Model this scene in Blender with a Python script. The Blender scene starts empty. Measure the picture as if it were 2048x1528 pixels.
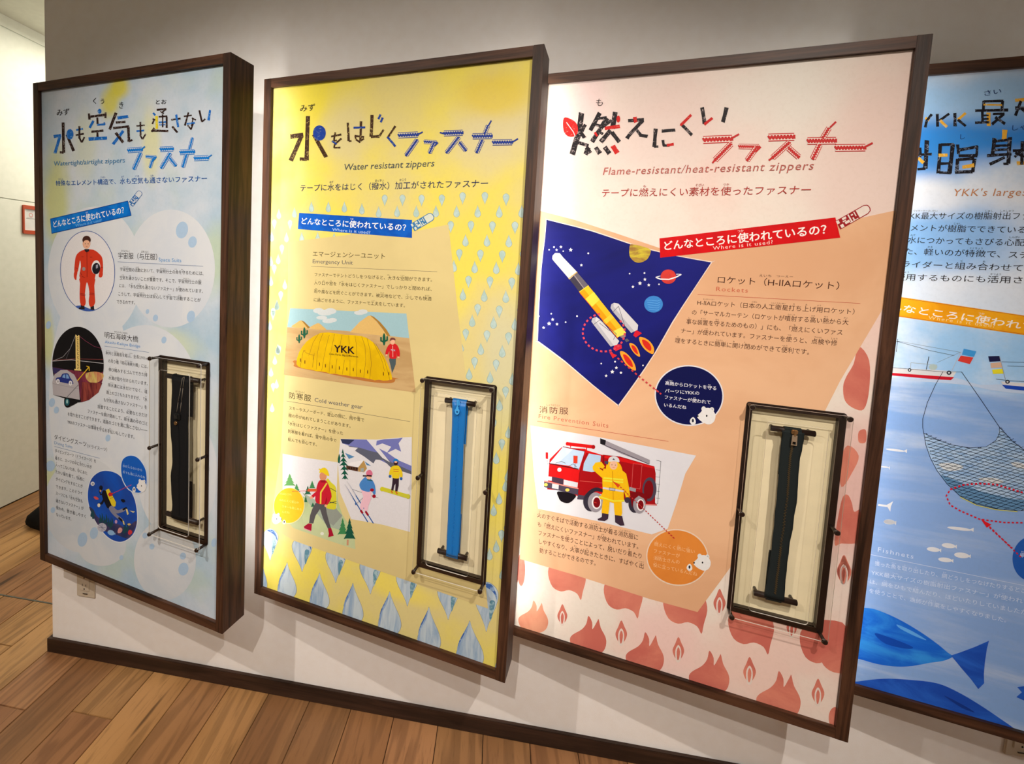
import bpy, bmesh, math, random
from mathutils import Vector, Matrix
random.seed(7)
C = bpy.context.scene.collection
# ------------------------------------------------ camera, world, exposure
FOC, YAW, PITCH, ROLL = 981.468395, -0.156650, -0.0767482, 0.0449150
CAM = Vector((1.491275, -1.415234, 1.396126)); PPX, PPY = 1024-182.5257, 764-150.6470
_f = Vector((math.sin(YAW)*math.cos(PITCH), math.cos(YAW)*math.cos(PITCH), math.sin(PITCH)))
_r = Vector((math.cos(YAW), -math.sin(YAW), 0)); _u = _r.cross(_f)
RGT = math.cos(ROLL)*_r + math.sin(ROLL)*_u; UP = -math.sin(ROLL)*_r + math.cos(ROLL)*_u; FWD = _f
cd = bpy.data.cameras.new('camera'); cam = bpy.data.objects.new('camera', cd); C.objects.link(cam)
cam.matrix_world = Matrix(((RGT.x, UP.x, -FWD.x, CAM.x), (RGT.y, UP.y, -FWD.y, CAM.y), (RGT.z, UP.z, -FWD.z, CAM.z), (0, 0, 0, 1)))
cd.sensor_width = 36; cd.sensor_fit = 'HORIZONTAL'; cd.lens = FOC/2048*36
cd.shift_x = 182.5257/2048; cd.shift_y = -150.6470/2048; cd.clip_start = 0.02
sc = bpy.context.scene; sc.camera = cam
sc.view_settings.view_transform = 'Standard'; sc.view_settings.look = 'None'
sc.view_settings.gamma = 1; sc.view_settings.use_curve_mapping = False
sc.view_settings.exposure = 0.14
W = bpy.data.worlds.new('world'); sc.world = W; W.use_nodes = True
W.node_tree.nodes['Background'].inputs[0].default_value = (1, .95, .88, 1)
W.node_tree.nodes['Background'].inputs[1].default_value = 0.04

def lamp(name, kind, loc, aim, energy, color, size=.05, **kw):
    l = bpy.data.lights.new(name, kind); l.energy = energy; l.color = color
    if kind == 'SPOT':
        l.shadow_soft_size = size; l.spot_size = kw.get('angle', 1.9); l.spot_blend = kw.get('blend', .6)
    elif kind == 'POINT': l.shadow_soft_size = size
    elif kind == 'AREA':
        l.shape = 'RECTANGLE'; l.size = size; l.size_y = kw.get('size_y', size)
    o = bpy.data.objects.new(name, l); C.objects.link(o); o.location = loc
    o.rotation_euler = (Vector(aim)-Vector(loc)).to_track_quat('-Z', 'Y').to_euler()
    return o
WARM = (1, .89, .79)
# three ceiling spotlights aimed at the display wall
lamp('spotlight', 'SPOT', (2.15, -1.66, 2.5), (1.75, 0, .42), 94, WARM, .014, angle=1.35, blend=.9)
lamp('spotlight', 'SPOT', (.30, -1.75, 2.5), (.85, 0, .42), 84, WARM, .014, angle=1.35, blend=.9)
lamp('spotlight', 'SPOT', (1.2, -2.3, 2.5), (1.3, 0, .5), 98, WARM, .014, angle=1.3, blend=.9)
# area fill added as the room's ambient light; diffuse ceiling panel of the passage
lamp('ambient_fill', 'AREA', (1.6, -2.0, 2.57), (1.6, -2.0, 0), 4.5, (1, .92, .84), 1.6, size_y=.8)
lamp('passage_light', 'AREA', (-.55, 1.5, 2.57), (-.55, 1.5, 0), 20, (1, .93, .76), .5, size_y=1.2)
lamp('passage_fill', 'POINT', (-.2, 1.9, 2.1), (0, 0, 0), 17, (1, .94, .80), .12)  # unseen point fill added to brighten the passage ceiling and wall

# ------------------------------------------------ geometry of the place
TH, PW, PH, D0, PT, ZB = 0.22572235, 0.7631234, 1.5, .10, .0824283, 0.4012139
PX = [0.0712997+k*0.7439055 for k in range(4)]
WX, SK, LX = 0.0109879, 0.0496884, -1.112
ST, CT = math.sin(TH), math.cos(TH)
def ray(x, y):
    return RGT*((x-PPX)/FOC) + UP*(-(y-PPY)/FOC) + FWD
def uv(k, x, y, w=.01):
    """photo pixel -> position on the print sheet of panel k"""
    n = Vector((ST, CT, 0)); o = Vector((PX[k], -D0, ZB)) + n*w
    d = ray(x, y); t = (o-CAM).dot(n)/d.dot(n); p = CAM+d*t-o
    return p.dot(Vector((CT, -ST, 0))), p.z
def onplane(x, y, ax, v):
    d = ray(x, y); t = (v-CAM[ax])/d[ax]; return CAM+d*t

# ------------------------------------------------ materials
def lin(c):
    return tuple(((v/255)/12.92 if v/255 <= .04045 else ((v/255+.055)/1.055)**2.4) for v in c)
_M = {}
def newmat(name, rough=.5, spec=.5):
    m = bpy.data.materials.new(name); m.use_nodes = True
    b = m.node_tree.nodes['Principled BSDF']; b.inputs['Roughness'].default_value = rough
    b.inputs['Specular IOR Level'].default_value = spec
    return m, m.node_tree, b
GAIN = 1.02
def ink(c, rough=.42, gain=None):
    """flat printed ink with a faint paper grain"""
    key = ('ink', tuple(c), rough, gain)
    if key in _M: return _M[key]
    m, nt, b = newmat('ink_%02x%02x%02x' % tuple(c), rough, .10)
    g = GAIN if gain is None else gain
    col = [min(.92, v*g) for v in lin(c)]
    n = nt.nodes.new('ShaderNodeTexNoise'); n.inputs['Scale'].default_value = 260
    t = nt.nodes.new('ShaderNodeTexCoord'); nt.links.new(t.outputs['Object'], n.inputs['Vector'])
    mx = nt.nodes.new('ShaderNodeMix'); mx.data_type = 'RGBA'
    mx.inputs['A'].default_value = (*[v*.95 for v in col], 1); mx.inputs['B'].default_value = (*[min(.95, v*1.05) for v in col], 1)
    nt.links.new(n.outputs['Fac'], mx.inputs['Factor']); nt.links.new(mx.outputs['Result'], b.inputs['Base Color'])
    _M[key] = m; return m
def nz(nt, vec, scale, detail=3, rough=.5, dist=0):
    n = nt.nodes.new('ShaderNodeTexNoise'); n.inputs['Scale'].default_value = scale
    n.inputs['Detail'].default_value = detail; n.inputs['Roughness'].default_value = rough; n.inputs['Distortion'].default_value = dist
    nt.links.new(vec, n.inputs['Vector']); return n.outputs['Fac']
def ramp(nt, fac, lo, hi):
    r = nt.nodes.new('ShaderNodeMapRange'); r.interpolation_type = 'SMOOTHSTEP'
    r.inputs['From Min'].default_value = lo; r.inputs['From Max'].default_value = hi
    nt.links.new(fac, r.inputs['Value']); return r.outputs['Result']
def mixc(nt, fac, a, b_):
    mx = nt.nodes.new('ShaderNodeMix'); mx.data_type = 'RGBA'
    for s, v in (('A', a), ('B', b_)):
        if isinstance(v, (tuple, list)): mx.inputs[s].default_value = (*[min(.95, q*GAIN) for q in lin(v)], 1)
        else: nt.links.new(v, mx.inputs[s])
    if isinstance(fac, float): mx.inputs['Factor'].default_value = fac
    else: nt.links.new(fac, mx.inputs['Factor'])
    return mx.outputs['Result']
def mul(nt, a, b_):
    m = nt.nodes.new('ShaderNodeMath'); m.operation = 'MULTIPLY'; nt.links.new(a, m.inputs[0])
    if isinstance(b_, float): m.inputs[1].default_value = b_
    else: nt.links.new(b_, m.inputs[1])
    return m.outputs[0]
def mapped(nt, sc_=(1, 1, 1), loc=(0, 0, 0), kind='Object', rot=(0, 0, 0)):
    t = nt.nodes.new('ShaderNodeTexCoord'); mp = nt.nodes.new('ShaderNodeMapping')
    mp.inputs['Scale'].default_value = sc_; mp.inputs['Location'].default_value = loc; mp.inputs['Rotation'].default_value = rot
    nt.links.new(t.outputs[kind], mp.inputs['Vector']); return mp.outputs['Vector']
def blotch(nt, col, c, r, color, amt=1., edge=.35, wob=.3):
    """a watercolour blotch of its own outline, printed at c with radii r"""
    v = mapped(nt, (1/r[0], 0, 1/r[1]), (-c[0]/r[0], 0, -c[1]/r[1]))
    ln = nt.nodes.new('ShaderNodeVectorMath'); ln.operation = 'LENGTH'; nt.links.new(v, ln.inputs[0])
    n = nz(nt, mapped(nt, (1, 1, 1)), 9, 4)
    ad = nt.nodes.new('ShaderNodeMath'); ad.operation = 'MULTIPLY_ADD'; nt.links.new(n, ad.inputs[0])
    ad.inputs[1].default_value = wob*2; nt.links.new(ln.outputs['Value'], ad.inputs[2])
    f = ramp(nt, ad.outputs[0], 1+wob+edge, 1+wob-edge)
    return mixc(nt, mul(nt, f, amt), col, color)
def wood(name, dark, light, axis='z', rough=.45, scale=1.0, gloss=.3, rnd=False):
    m, nt, b = newmat(name, rough, gloss)
    s = {'x': (.9, 14, 14), 'y': (14, .9, 14), 'z': (14, 14, .9)}[axis]
    v = mapped(nt, tuple(q*scale for q in s))
    if rnd:
        oi = nt.nodes.new('ShaderNodeObjectInfo'); ad = nt.nodes.new('ShaderNodeVectorMath'); ad.operation = 'ADD'
        sc2 = nt.nodes.new('ShaderNodeVectorMath'); sc2.operation = 'SCALE'; sc2.inputs[0].default_value = (31, 17, 23)
        nt.links.new(oi.outputs['Random'], sc2.inputs['Scale']); nt.links.new(v, ad.inputs[0]); nt.links.new(sc2.outputs[0], ad.inputs[1]); v = ad.outputs[0]
    g = nz(nt, v, 3.2, 8, .62, .6); g2 = nz(nt, v, 14, 6, .7, .3)
    c = mixc(nt, ramp(nt, g, .34, .66), dark, light)
    c = mixc(nt, mul(nt, ramp(nt, g2, .52, .72), .45), c, dark)
    nt.links.new(c, b.inputs['Base Color'])
    bp = nt.nodes.new('ShaderNodeBump'); bp.inputs['Strength'].default_value = .12; bp.inputs['Distance'].default_value = .002
    nt.links.new(g2, bp.inputs['Height']); nt.links.new(bp.outputs[0], b.inputs['Normal'])
    return m
def plain(name, c, rough=.5, spec=.5, metal=0, bump=0, bscale=300):
    m, nt, b = newmat(name, rough, spec); v = mapped(nt)
    b.inputs['Metallic'].default_value = metal
    cc = mixc(nt, nz(nt, v, 30, 4), tuple(q*.96 for q in c), tuple(min(255, q*1.03) for q in c))
    nt.links.new(cc, b.inputs['Base Color'])
    if bump:
        bp = nt.nodes.new('ShaderNodeBump'); bp.inputs['Strength'].default_value = bump; bp.inputs['Distance'].default_value = .001
        nt.links.new(nz(nt, v, bscale, 3), bp.inputs['Height']); nt.links.new(bp.outputs[0], b.inputs['Normal'])
    return m
WALNUT_V = wood('walnut_vertical', (36, 22, 15), (86, 56, 39), 'z')
WALNUT_H = wood('walnut_horizontal', (36, 22, 15), (86, 56, 39), 'x')
WALNUT_SIDE = wood('walnut_side', (24, 14, 9), (44, 28, 18), 'z')
SKIRT = wood('skirting_brown', (40, 26, 18), (62, 42, 31), 'x', .5)
WALLM = plain('painted_wall', (250, 246, 241), .75, .2, bump=.25, bscale=420)
LEFTM = plain('laminate_panel', (238, 243, 232), .45, .35)
CEILM = plain('ceiling_paint', (222, 224, 212), .8, .2)
BROWNM = plain('bronze_painted_metal', (34, 20, 14), .38, .5)
BOARD = plain('cream_board', (236, 224, 188), .6, .3)
CHROME = plain('chrome', (200, 196, 190), .18, .5, metal=1)
BLACKM = plain('black_cloth', (14, 14, 15), .85, .2, bump=.5)

# ------------------------------------------------ mesh helpers
def box(bm, a, b, mi=0, bev=0):
    vs = [bm.verts.new((x, y, z)) for x in (a[0], b[0]) for y in (a[1], b[1]) for z in (a[2], b[2])]
    fs = []
    for q in ((0, 1, 3, 2), (4, 6, 7, 5), (0, 4, 5, 1), (2, 3, 7, 6), (0, 2, 6, 4), (1, 5, 7, 3)):
        f = bm.faces.new([vs[i] for i in q]); f.material_index = mi; fs.append(f)
    if bev:
        bmesh.ops.bevel(bm, geom=list({e for f in fs for e in f.edges}), offset=bev, segments=2, affect='EDGES')
def tube(bm, p, q, r, n=14, r2=None, mi=0):
    p, q = Vector(p), Vector(q); d = (q-p).normalized()
    a = d.orthogonal().normalized(); b = d.cross(a); r2 = r if r2 is None else r2
    A = [bm.verts.new(p+(a*math.cos(t)+b*math.sin(t))*r) for t in (i*2*math.pi/n for i in range(n))]
    B = [bm.verts.new(q+(a*math.cos(t)+b*math.sin(t))*r2) for t in (i*2*math.pi/n for i in range(n))]
    for i in range(n):
        f = bm.faces.new((A[i], A[(i+1) % n], B[(i+1) % n], B[i])); f.smooth = True; f.material_index = mi
    bm.faces.new(A[::-1]).material_index = mi; bm.faces.new(B).material_index = mi
def obj(name, bm, mats, parent=None, loc=None):
    bmesh.ops.recalc_face_normals(bm, faces=bm.faces)
    me = bpy.data.meshes.new(name); bm.to_mesh(me); bm.free()
    for m in (mats if isinstance(mats, (list, tuple)) else [mats]): me.materials.append(m)
    o = bpy.data.objects.new(name, me); C.objects.link(o)
    if parent: o.parent = parent
    if loc: o.location = loc
    return o
def tag(o, label=None, cat=None, group=None, kind=None):
    for k_, v in (('label', label), ('category', cat), ('group', group), ('kind', kind)):
        if v: o[k_] = v
    return o
def empty(name, loc, rz=0, **kw):
    o = bpy.data.objects.new(name, None); C.objects.link(o); o.location = loc; o.rotation_euler = (0, 0, rz)
    o.empty_display_size = .05; return tag(o, **kw)
def B(): return bmesh.new()
def bx(name, a, b, m, parent=None, bev=0, **kw):
    bm = B(); box(bm, a, b, 0, bev); o = obj(name, bm, m, parent); return tag(o, **kw)

# ------------------------------------------------ room shell
CH = 2.604
bx('wall_front', (WX, 0, 0), (3.9, .19, CH), WALLM, kind='structure')
bx('wall_left', (LX-.1, -3.3, 0), (LX, 3.2, CH-.0), LEFTM, kind='structure')
bx('wall_right', (3.9, -3.3, 0), (4.0, 3.2, CH), WALLM, kind='structure')
bx('wall_rear', (LX, -3.4, 0), (3.9, -3.3, CH), WALLM, kind='structure')
bx('wall_end', (LX, 3.2, 0), (3.9, 3.3, CH), WALLM, kind='structure')
bx('ceiling', (LX-.1, -3.4, CH), (4.0, 3.3, CH+.1), CEILM, kind='structure')
bx('baseboard_front', (WX-.012, -.012, 0), (3.9, 0, SK), SKIRT, bev=.0012, kind='structure')
bx('baseboard_left', (WX-.012, 0, 0), (WX, .19, SK), SKIRT, bev=.0012, kind='structure')
# shadow gaps between the laminate panels of the left wall
GAPM = plain('dark_gap', (52, 50, 36), .7)
PANM = plain('laminate_band', (238, 243, 232), .45, .35)
for y0, y1 in ((-3.29, -1.902), (-1.898, -.402), (-.398, 1.598), (1.602, 3.19)):
    for z0, z1 in ((.008, 1.6665), (1.6705, 2.537)):
        o = bx('wall_panel', (LX, y0, z0), (LX+.009, y1, z1), LEFTM, bpy.data.objects['wall_left'], bev=.0008)
bx('trim_1', (LX, -3.29, 2.545), (LX+.009, 3.19, CH), PANM, bev=.001, kind='structure')
bx('trim_2', (LX, -3.29, 0), (LX+.002, 3.19, .008), GAPM, kind='structure')

# ------------------------------------------------ plank floor
bx('floor', (LX-.1, -3.4, -.06), (4.0, 3.3, -.0085), plain('subfloor', (40, 28, 18), .9), kind='structure')
FL = bpy.data.objects['floor']
def oak(name, dark, light):
    m, nt, b = newmat(name, .42, .35)
    v = mapped(nt, (9, .75, 9))
    oi = nt.nodes.new('ShaderNodeObjectInfo')
    sc2 = nt.nodes.new('ShaderNodeVectorMath'); sc2.operation = 'SCALE'; sc2.inputs[0].default_value = (51, 37, 23)
    nt.links.new(oi.outputs['Random'], sc2.inputs['Scale'])
    ad = nt.nodes.new('ShaderNodeVectorMath'); ad.operation = 'ADD'; nt.links.new(v, ad.inputs[0]); nt.links.new(sc2.outputs[0], ad.inputs[1])
    v = ad.outputs[0]
    big = nz(nt, v, .8, 3, .5, 1.2)
    wv = nt.nodes.new('ShaderNodeMath'); wv.operation = 'MULTIPLY'; wv.inputs[1].default_value = 46; nt.links.new(big, wv.inputs[0])
    sn = nt.nodes.new('ShaderNodeMath'); sn.operation = 'SINE'; nt.links.new(wv.outputs[0], sn.inputs[0])
    rings = ramp(nt, sn.outputs[0], -.2, 1.0)
    fine = nz(nt, v, 13, 7, .7, .2)
    base = mixc(nt, ramp(nt, nz(nt, v, .5, 2), .3, .7), dark, light)
    c = mixc(nt, mul(nt, rings, .42), base, tuple(q*.72 for q in dark))
    c = mixc(nt, mul(nt, ramp(nt, fine, .5, .75), .5), c, tuple(q*.62 for q in dark))
    # knots and checks
    kn = ramp(nt, nz(nt, v, 1.7, 1, .4), .765, .80)
    c = mixc(nt, mul(nt, kn, .8), c, (45, 26, 14))
    hv = nt.nodes.new('ShaderNodeHueSaturation'); vr = nt.nodes.new('ShaderNodeMapRange')
    vr.inputs['To Min'].default_value = .86; vr.inputs['To Max'].default_value = 1.16
    nt.links.new(oi.outputs['Random'], vr.inputs['Value']); nt.links.new(vr.outputs[0], hv.inputs['Value']); nt.links.new(c, hv.inputs['Color'])
    nt.links.new(hv.outputs[0], b.inputs['Base Color'])
    bp = nt.nodes.new('ShaderNodeBump'); bp.inputs['Strength'].default_value = .25; bp.inputs['Distance'].default_value = .0015
    nt.links.new(fine, bp.inputs['Height']); nt.links.new(bp.outputs[0], b.inputs['Normal'])
    return m
OAK = [oak('oak_brown', (140, 98, 62), (178, 132, 86)), oak('oak_tan', (152, 110, 66), (192, 146, 94)), oak('oak_red', (134, 90, 58), (166, 120, 80))]
PWD = .1384
ends = {0: [-.216], 2: [-.19], -2: [-.016], -1: [-.9, .9], 1: [-1.05], 3: [-.72], 4: [-1.3, -.36], 5: [-.6], 6: [-1.1], 7: [-.5], 8: [-1.4], 9: [-.8], 10: [-.55]}
for k in range(-9, 28):
    x0 = -.003+PWD*k; x1 = x0+PWD
    x0c, x1c = max(x0, LX), min(x1, 3.9)
    if x1c <= x0c: continue
    cuts = sorted([-3.3] + ends.get(k, [-1.5+random.uniform(-.9, 1.2)]) + [-2.2-random.random()*.6])
    for (lo, hi, more) in ((-3.3, .196, cuts), (.2, 3.2, [.2, 1.5+random.uniform(-.8, .9)])):
        ys = sorted(set([lo]+[c for c in more if lo < c < hi]+[hi]))
        for a, b_ in zip(ys, ys[1:]):
            z = -random.random()*.0006
            bx('plank', (x0c+.0011, a+.0010, -.0085), (x1c-.0011, b_-.0010, z), OAK[random.choice((0, 0, 1, 2))], FL, bev=.0011)
bx('trim_3', (LX, .1955, -.008), (WX, .2005, .0006), plain('grey_metal_strip', (86, 88, 80), .4, .5), kind='structure')
# ------------------------------------------------ print sheets (watercolour backgrounds)
def sheet_mat(k):
    m, nt, b = newmat('watercolour_sheet', .45, .12)
    v = mapped(nt)
    U = lambda x, y: uv(k, x, y)
    if k == 0:
        c = mixc(nt, ramp(nt, nz(nt, v, 3.5, 5, .6), .35, .68), (206, 216, 228), (168, 196, 216))
        c = mixc(nt, mul(nt, ramp(nt, nz(nt, v, 5, 4), .5, .72), .5), c, (186, 206, 186))
        for p, r, col, a in (((238, 176), (.035, .03), (216, 208, 60), .9), ((220, 205), (.035, .04), (214, 208, 66), .85), ((302, 290), (.03, .09), (226, 222, 120), .5), ((112, 400), (.06, .14), (200, 204, 110), .75),
                             ((95, 680), (.03, .08), (206, 206, 96), .6), ((104, 970), (.05, .07), (206, 210, 120), .6), ((430, 520), (.05, .08), (186, 206, 160), .6), ((340, 690), (.10, .04), (214, 220, 176), .6), ((170, 290), (.05, .1), (196, 206, 140), .35)):
            c = blotch(nt, c, U(*p), r, col, a, .55, .45)
    elif k == 1:
        c = mixc(nt, ramp(nt, nz(nt, v, 3.2, 5, .55), .36, .66), (228, 214, 92), (214, 202, 140))
        for p, r, col, a in (((640, 170), (.09, .13), (226, 212, 66), .8), ((690, 260), (.08, .09), (212, 202, 152), .8), ((985, 260), (.1, .09), (214, 204, 158), .9), ((990, 190), (.08, .05), (222, 200, 70), .8), ((800, 180), (.1, .1), (214, 202, 130), .7),
                             ((1010, 730), (.05, .16), (206, 204, 168), .8), ((800, 1180), (.1, .03), (232, 216, 96), .8), ((950, 480), (.1, .1), (228, 212, 92), .8), ((560, 800), (.05, .2), (232, 224, 110), .6)):
            c = blotch(nt, c, U(*p), r, col, a, .55, .45)
    elif k == 2:
        c = mixc(nt, ramp(nt, nz(nt, v, 2.8, 5, .55), .4, .68), (232, 224, 214), (234, 206, 196))
        for p, r, col, a in (((1300, 250), (.18, .13), (228, 206, 200), .7), ((1750, 330), (.12, .2), (226, 200, 192), .7), ((1560, 180), (.1, .1), (226, 224, 216), .7), ((1330, 1280), (.08, .1), (236, 204, 198), .9), ((1180, 210), (.05, .08), (228, 202, 202), .7), ((1130, 620), (.1, .2), (230, 226, 220), .5), ((1690, 1000), (.09, .16), (226, 186, 180), .9)):
            c = blotch(nt, c, U(*p), r, col, a, .55, .45)
    else:
        sx = nt.nodes.new('ShaderNodeSeparateXYZ'); nt.links.new(v, sx.inputs[0])
        str_ = nz(nt, mapped(nt, (1.4, 1, 9), rot=(0, .12, 0)), 2.2, 6, .6, .3)
        sea = mixc(nt, ramp(nt, str_, .42, .72), (128, 166, 222), (188, 206, 232))
        sky = mixc(nt, ramp(nt, nz(nt, v, 3, 6, .6), .38, .62), (226, 234, 246), (150, 196, 240))
        zz = uv(3, 1850, 770)[1]
        c = mixc(nt, ramp(nt, sx.outputs['Z'], zz+.02, zz-.02), sky, sea)
        for p, r, col, a in (((1960, 262), (.4, .05), (34, 128, 220), .95), ((1880, 300), (.1, .06), (50, 140, 226), .9), ((1990, 195), (.3, .05), (150, 196, 240), .9), ((1900, 470), (.12, .07), (130, 180, 236), .9), ((1960, 600), (.3, .05), (222, 232, 246), .8), ((1880, 1130), (.4, .3), (128, 160, 214), .6), ((1850, 395), (.08, .04), (236, 240, 248), .8)):
            c = blotch(nt, c, U(*p), r, col, a, .55, .45)
    g = nz(nt, v, 120, 4, .7)
    c2 = mixc(nt, mul(nt, ramp(nt, g, .45, .7), .06), c, (120, 128, 136) if k in (0, 3) else (170, 140, 110))
    nt.links.new(c2, b.inputs['Base Color']); return m

# ------------------------------------------------ display panels
NI = (.528, .6875, .2365, .7145)       # niche opening
NO = (.5160, .7000, .2257, .7265)      # niche rim
def rrect(a, b_, c_, d_, r, n=5):
    pts = []
    for cx, cy, s in ((b_-r, d_-r, 0), (a+r, d_-r, 1), (a+r, c_+r, 2), (b_-r, c_+r, 3)):
        for i in range(n+1):
            t = (s+i/n)*math.pi/2; pts.append((cx+r*math.cos(t), cy+r*math.sin(t)))
    return pts
def ring(bm, outer, inner, w0, w1, mi=0, edge=None):
    edge = mi if edge is None else edge
    n = len(outer); P = [[bm.verts.new((p[0], w, p[1])) for p in L] for L in (outer, inner) for w in (w0, w1)]
    o0, o1, i0, i1 = P
    for i in range(n):
        j = (i+1) % n
        for q, mm in (((o0[i], o0[j], i0[j], i0[i]), mi), ((o1[i], i1[i], i1[j], o1[j]), mi), ((o0[i], o1[i], o1[j], o0[j]), edge), ((i0[i], i0[j], i1[j], i1[i]), edge)):
            bm.faces.new(q).material_index = mm
acr, nt, b = newmat('clear_acrylic')
nt.nodes.remove(b); out = nt.nodes['Material Output']
tr = nt.nodes.new('ShaderNodeBsdfTransparent'); tr.inputs[0].default_value = (.965, .965, .955, 1)
gl = nt.nodes.new('ShaderNodeBsdfGlossy'); gl.inputs['Roughness'].default_value = .03
lw = nt.nodes.new('ShaderNodeLayerWeight'); lw.inputs['Blend'].default_value = .5
fr = nt.nodes.new('ShaderNodeMath'); fr.operation = 'POWER'; fr.inputs[1].default_value = 4.0; nt.links.new(lw.outputs['Facing'], fr.inputs[0])
fr2 = nt.nodes.new('ShaderNodeMath'); fr2.operation = 'MULTIPLY_ADD'; fr2.inputs[1].default_value = .5; fr2.inputs[2].default_value = .025; nt.links.new(fr.outputs[0], fr2.inputs[0]); fr = fr2
mx = nt.nodes.new('ShaderNodeMixShader'); nt.links.new(fr.outputs[0], mx.inputs[0]); nt.links.new(tr.outputs[0], mx.inputs[1]); nt.links.new(gl.outputs[0], mx.inputs[2])
nt.links.new(mx.outputs[0], out.inputs[0])
acre, nt, b = newmat('acrylic_edge_highlight', .12, .9)
b.inputs['Base Color'].default_value = (.92, .88, .82, 1)  # whitish tint puts the bright edge highlight into the colour
out = nt.nodes['Material Output']; tr = nt.nodes.new('ShaderNodeBsdfTransparent'); tr.inputs[0].default_value = (.7, .68, .64, 1)
mx = nt.nodes.new('ShaderNodeMixShader'); mx.inputs[0].default_value = .7
nt.links.new(tr.outputs[0], mx.inputs[1]); nt.links.new(b.outputs[0], mx.inputs[2]); nt.links.new(mx.outputs[0], out.inputs[0])
led, nt, b = newmat('led_diffuser'); b.inputs['Emission Color'].default_value = (1, .93, .84, 1); b.inputs['Emission Strength'].default_value = 15
LABEL = ['pale blue framed display board on watertight zippers, leftmost on the wall', 'yellow framed display board with blue raindrops and a blue zipper',
         'pinkish white framed display board with orange flames and a rocket picture', 'blue sky and sea framed display board with a fishing net, rightmost on the wall']
PAN = []; SHEET = []
for k in range(4):
    p = empty('display_board', (PX[k], -D0, ZB), -TH, label=LABEL[k], cat='display board', group='framed zipper display boards on the wall')
    f = .0242
    bx('frame_stile', (0, 0, 0), (f, PT, PH), WALNUT_V, p, .0008)
    st = bx('frame_stile', (PW-f, 0, 0), (PW, PT, PH), WALNUT_V if k < 2 else WALNUT_V, p, .0008)
    bx('frame_rail', (f, .0002, PH-f), (PW-f, PT, PH-.0004), WALNUT_H, p, .0006)
    bx('frame_rail', (f, .0002, .0004), (PW-f, PT, f), WALNUT_H, p, .0006)
    bx('back_panel', (f, PT-.012, f), (PW-f, PT-.004, PH-f), BROWNM, p)
    e = .0225
    has = k < 3
    bm = B()
    if has:
        ring(bm, rrect(e, PW-e, e, PH-e, .0001, 1), rrect(*NI, .0001, 1), .01, .014)
    else:
        box(bm, (e, .01, e), (PW-e, .014, PH-e))
    s = obj('printed_sheet', bm, sheet_mat(k), p); SHEET.append(s); PAN.append(p)
    bm = B(); box(bm, (PW-.045, PT, .07), (PW-.02, PT+.008, PH-.02))
    obj('light_strip', bm, led, p)
    # wall bracket joining the board to the wall
    bm = B(); d_ = (D0+.3*ST)/CT
    tube(bm, (.20, PT-.006, 1.2), (.20+.05*ST, PT+.062, 1.2), .018)
    obj('wall_bracket', bm, BROWNM, p)
    if has:
        bm = B(); ring(bm, rrect(*NO, .006), rrect(*NI, .0025), .0078, .026)
        obj('niche_frame', bm, BROWNM, p)
        bx('niche_board', (NI[0]-.004, .0262, NI[2]-.004), (NI[1]+.004, .029, NI[3]+.004), BOARD, p)
        bm = B(); ring(bm, rrect(.5170, .7005, .2268, .7272, .004), rrect(.552, .662, .2545, .6950, .007), -.0222, -.0194, 0, 1)
        ac = obj('acrylic_cover', bm, [acr, acre], p); ac['label'] = 'clear acrylic cover with a rounded opening'
        for u in (.5205, .6940):
            for z in (.7215, .4745, .2285):
                bm = B(); tube(bm, (u, .010, z), (u, -.0194, z), .0036); tube(bm, (u, -.0222, z), (u, -.0266, z), .0046)
                so = obj('standoff', bm, BROWNM, ac)
                bm = B(); tube(bm, (u, -.0222, z), (u, -.0232, z), .0060); obj('washer', bm, CHROME, p)
        a0, a1 = ((.556, .672), (.5745, .6510), (.5645, .6460))[k]
        for z in (.6745, .2860):
            bm = B(); tube(bm, (a0, .003, z), (a1, .003, z), .0066, 16); tube(bm, (a0-.0008, .003, z), (a0, .003, z), .0052, 16); tube(bm, (a1, .003, z), (a1+.0008, .003, z), .0052, 16)
            for u in (a0+.006, a1-.006): tube(bm, (u, .004, z), (u, .0264, z), .0032)
            obj('peg_bar', bm, BROWNM, p)

# ------------------------------------------------ zippers
CRZ = {0: (280, 690, 3.475), 1: (810, 730, 3.056), 2: (1440, 780, 2.883)}
def zpx(k, x, y, w): a = CRZ[k]; return uv(k, a[0]+x/a[2], a[1]+y/a[2], w)
def strip(bm, rows, w, th=.0013, wrap=True, mi=0, dip=.0):
    L = []
    for (xl, xr, z) in rows:
        r = []
        for i in range(7):
            t = i/6; r.append((xl+(xr-xl)*t, w-dip*math.sin(t*math.pi), z))
        L.append(r)
    front = [[bm.verts.new(p) for p in r] for r in L]; back = [[bm.verts.new((p[0], p[1]+th, p[2])) for p in r] for r in L]
    for a in range(len(L)-1):
        for i in range(6):
            for g, s in ((front, 1), (back, -1)):
                f = bm.faces.new((g[a][i], g[a][i+1], g[a+1][i+1], g[a+1][i])[::s]); f.smooth = True; f.material_index = mi
        for i in (0, 6): bm.faces.new((front[a][i], front[a+1][i], back[a+1][i], back[a][i])).material_index = mi
    for a in (0, len(L)-1):
        for i in range(6): bm.faces.new((front[a][i], front[a][i+1], back[a][i+1], back[a][i])).material_index = mi
def wrapend(bm, xl, xr, z, up, w0=-.0052, mi=0):
    """the tape turning over a peg bar and coming back behind it"""
    n = 8; r = .0082; c = .003; prof = [(c-r*math.cos(t), z+up*r*math.sin(t)) for t in (i*math.pi/n for i in range(n+1))]
    prof += [(c+r+.0005, z-up*.05), (c+r-.001, z-up*.105)]
    A = [[bm.verts.new((x, w, zz)) for (w, zz) in prof] for x in (xl, xr)]
    for i in range(len(prof)-1):
        f = bm.faces.new((A[0][i], A[1][i], A[1][i+1], A[0][i+1])); f.smooth = True; f.material_index = mi
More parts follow.
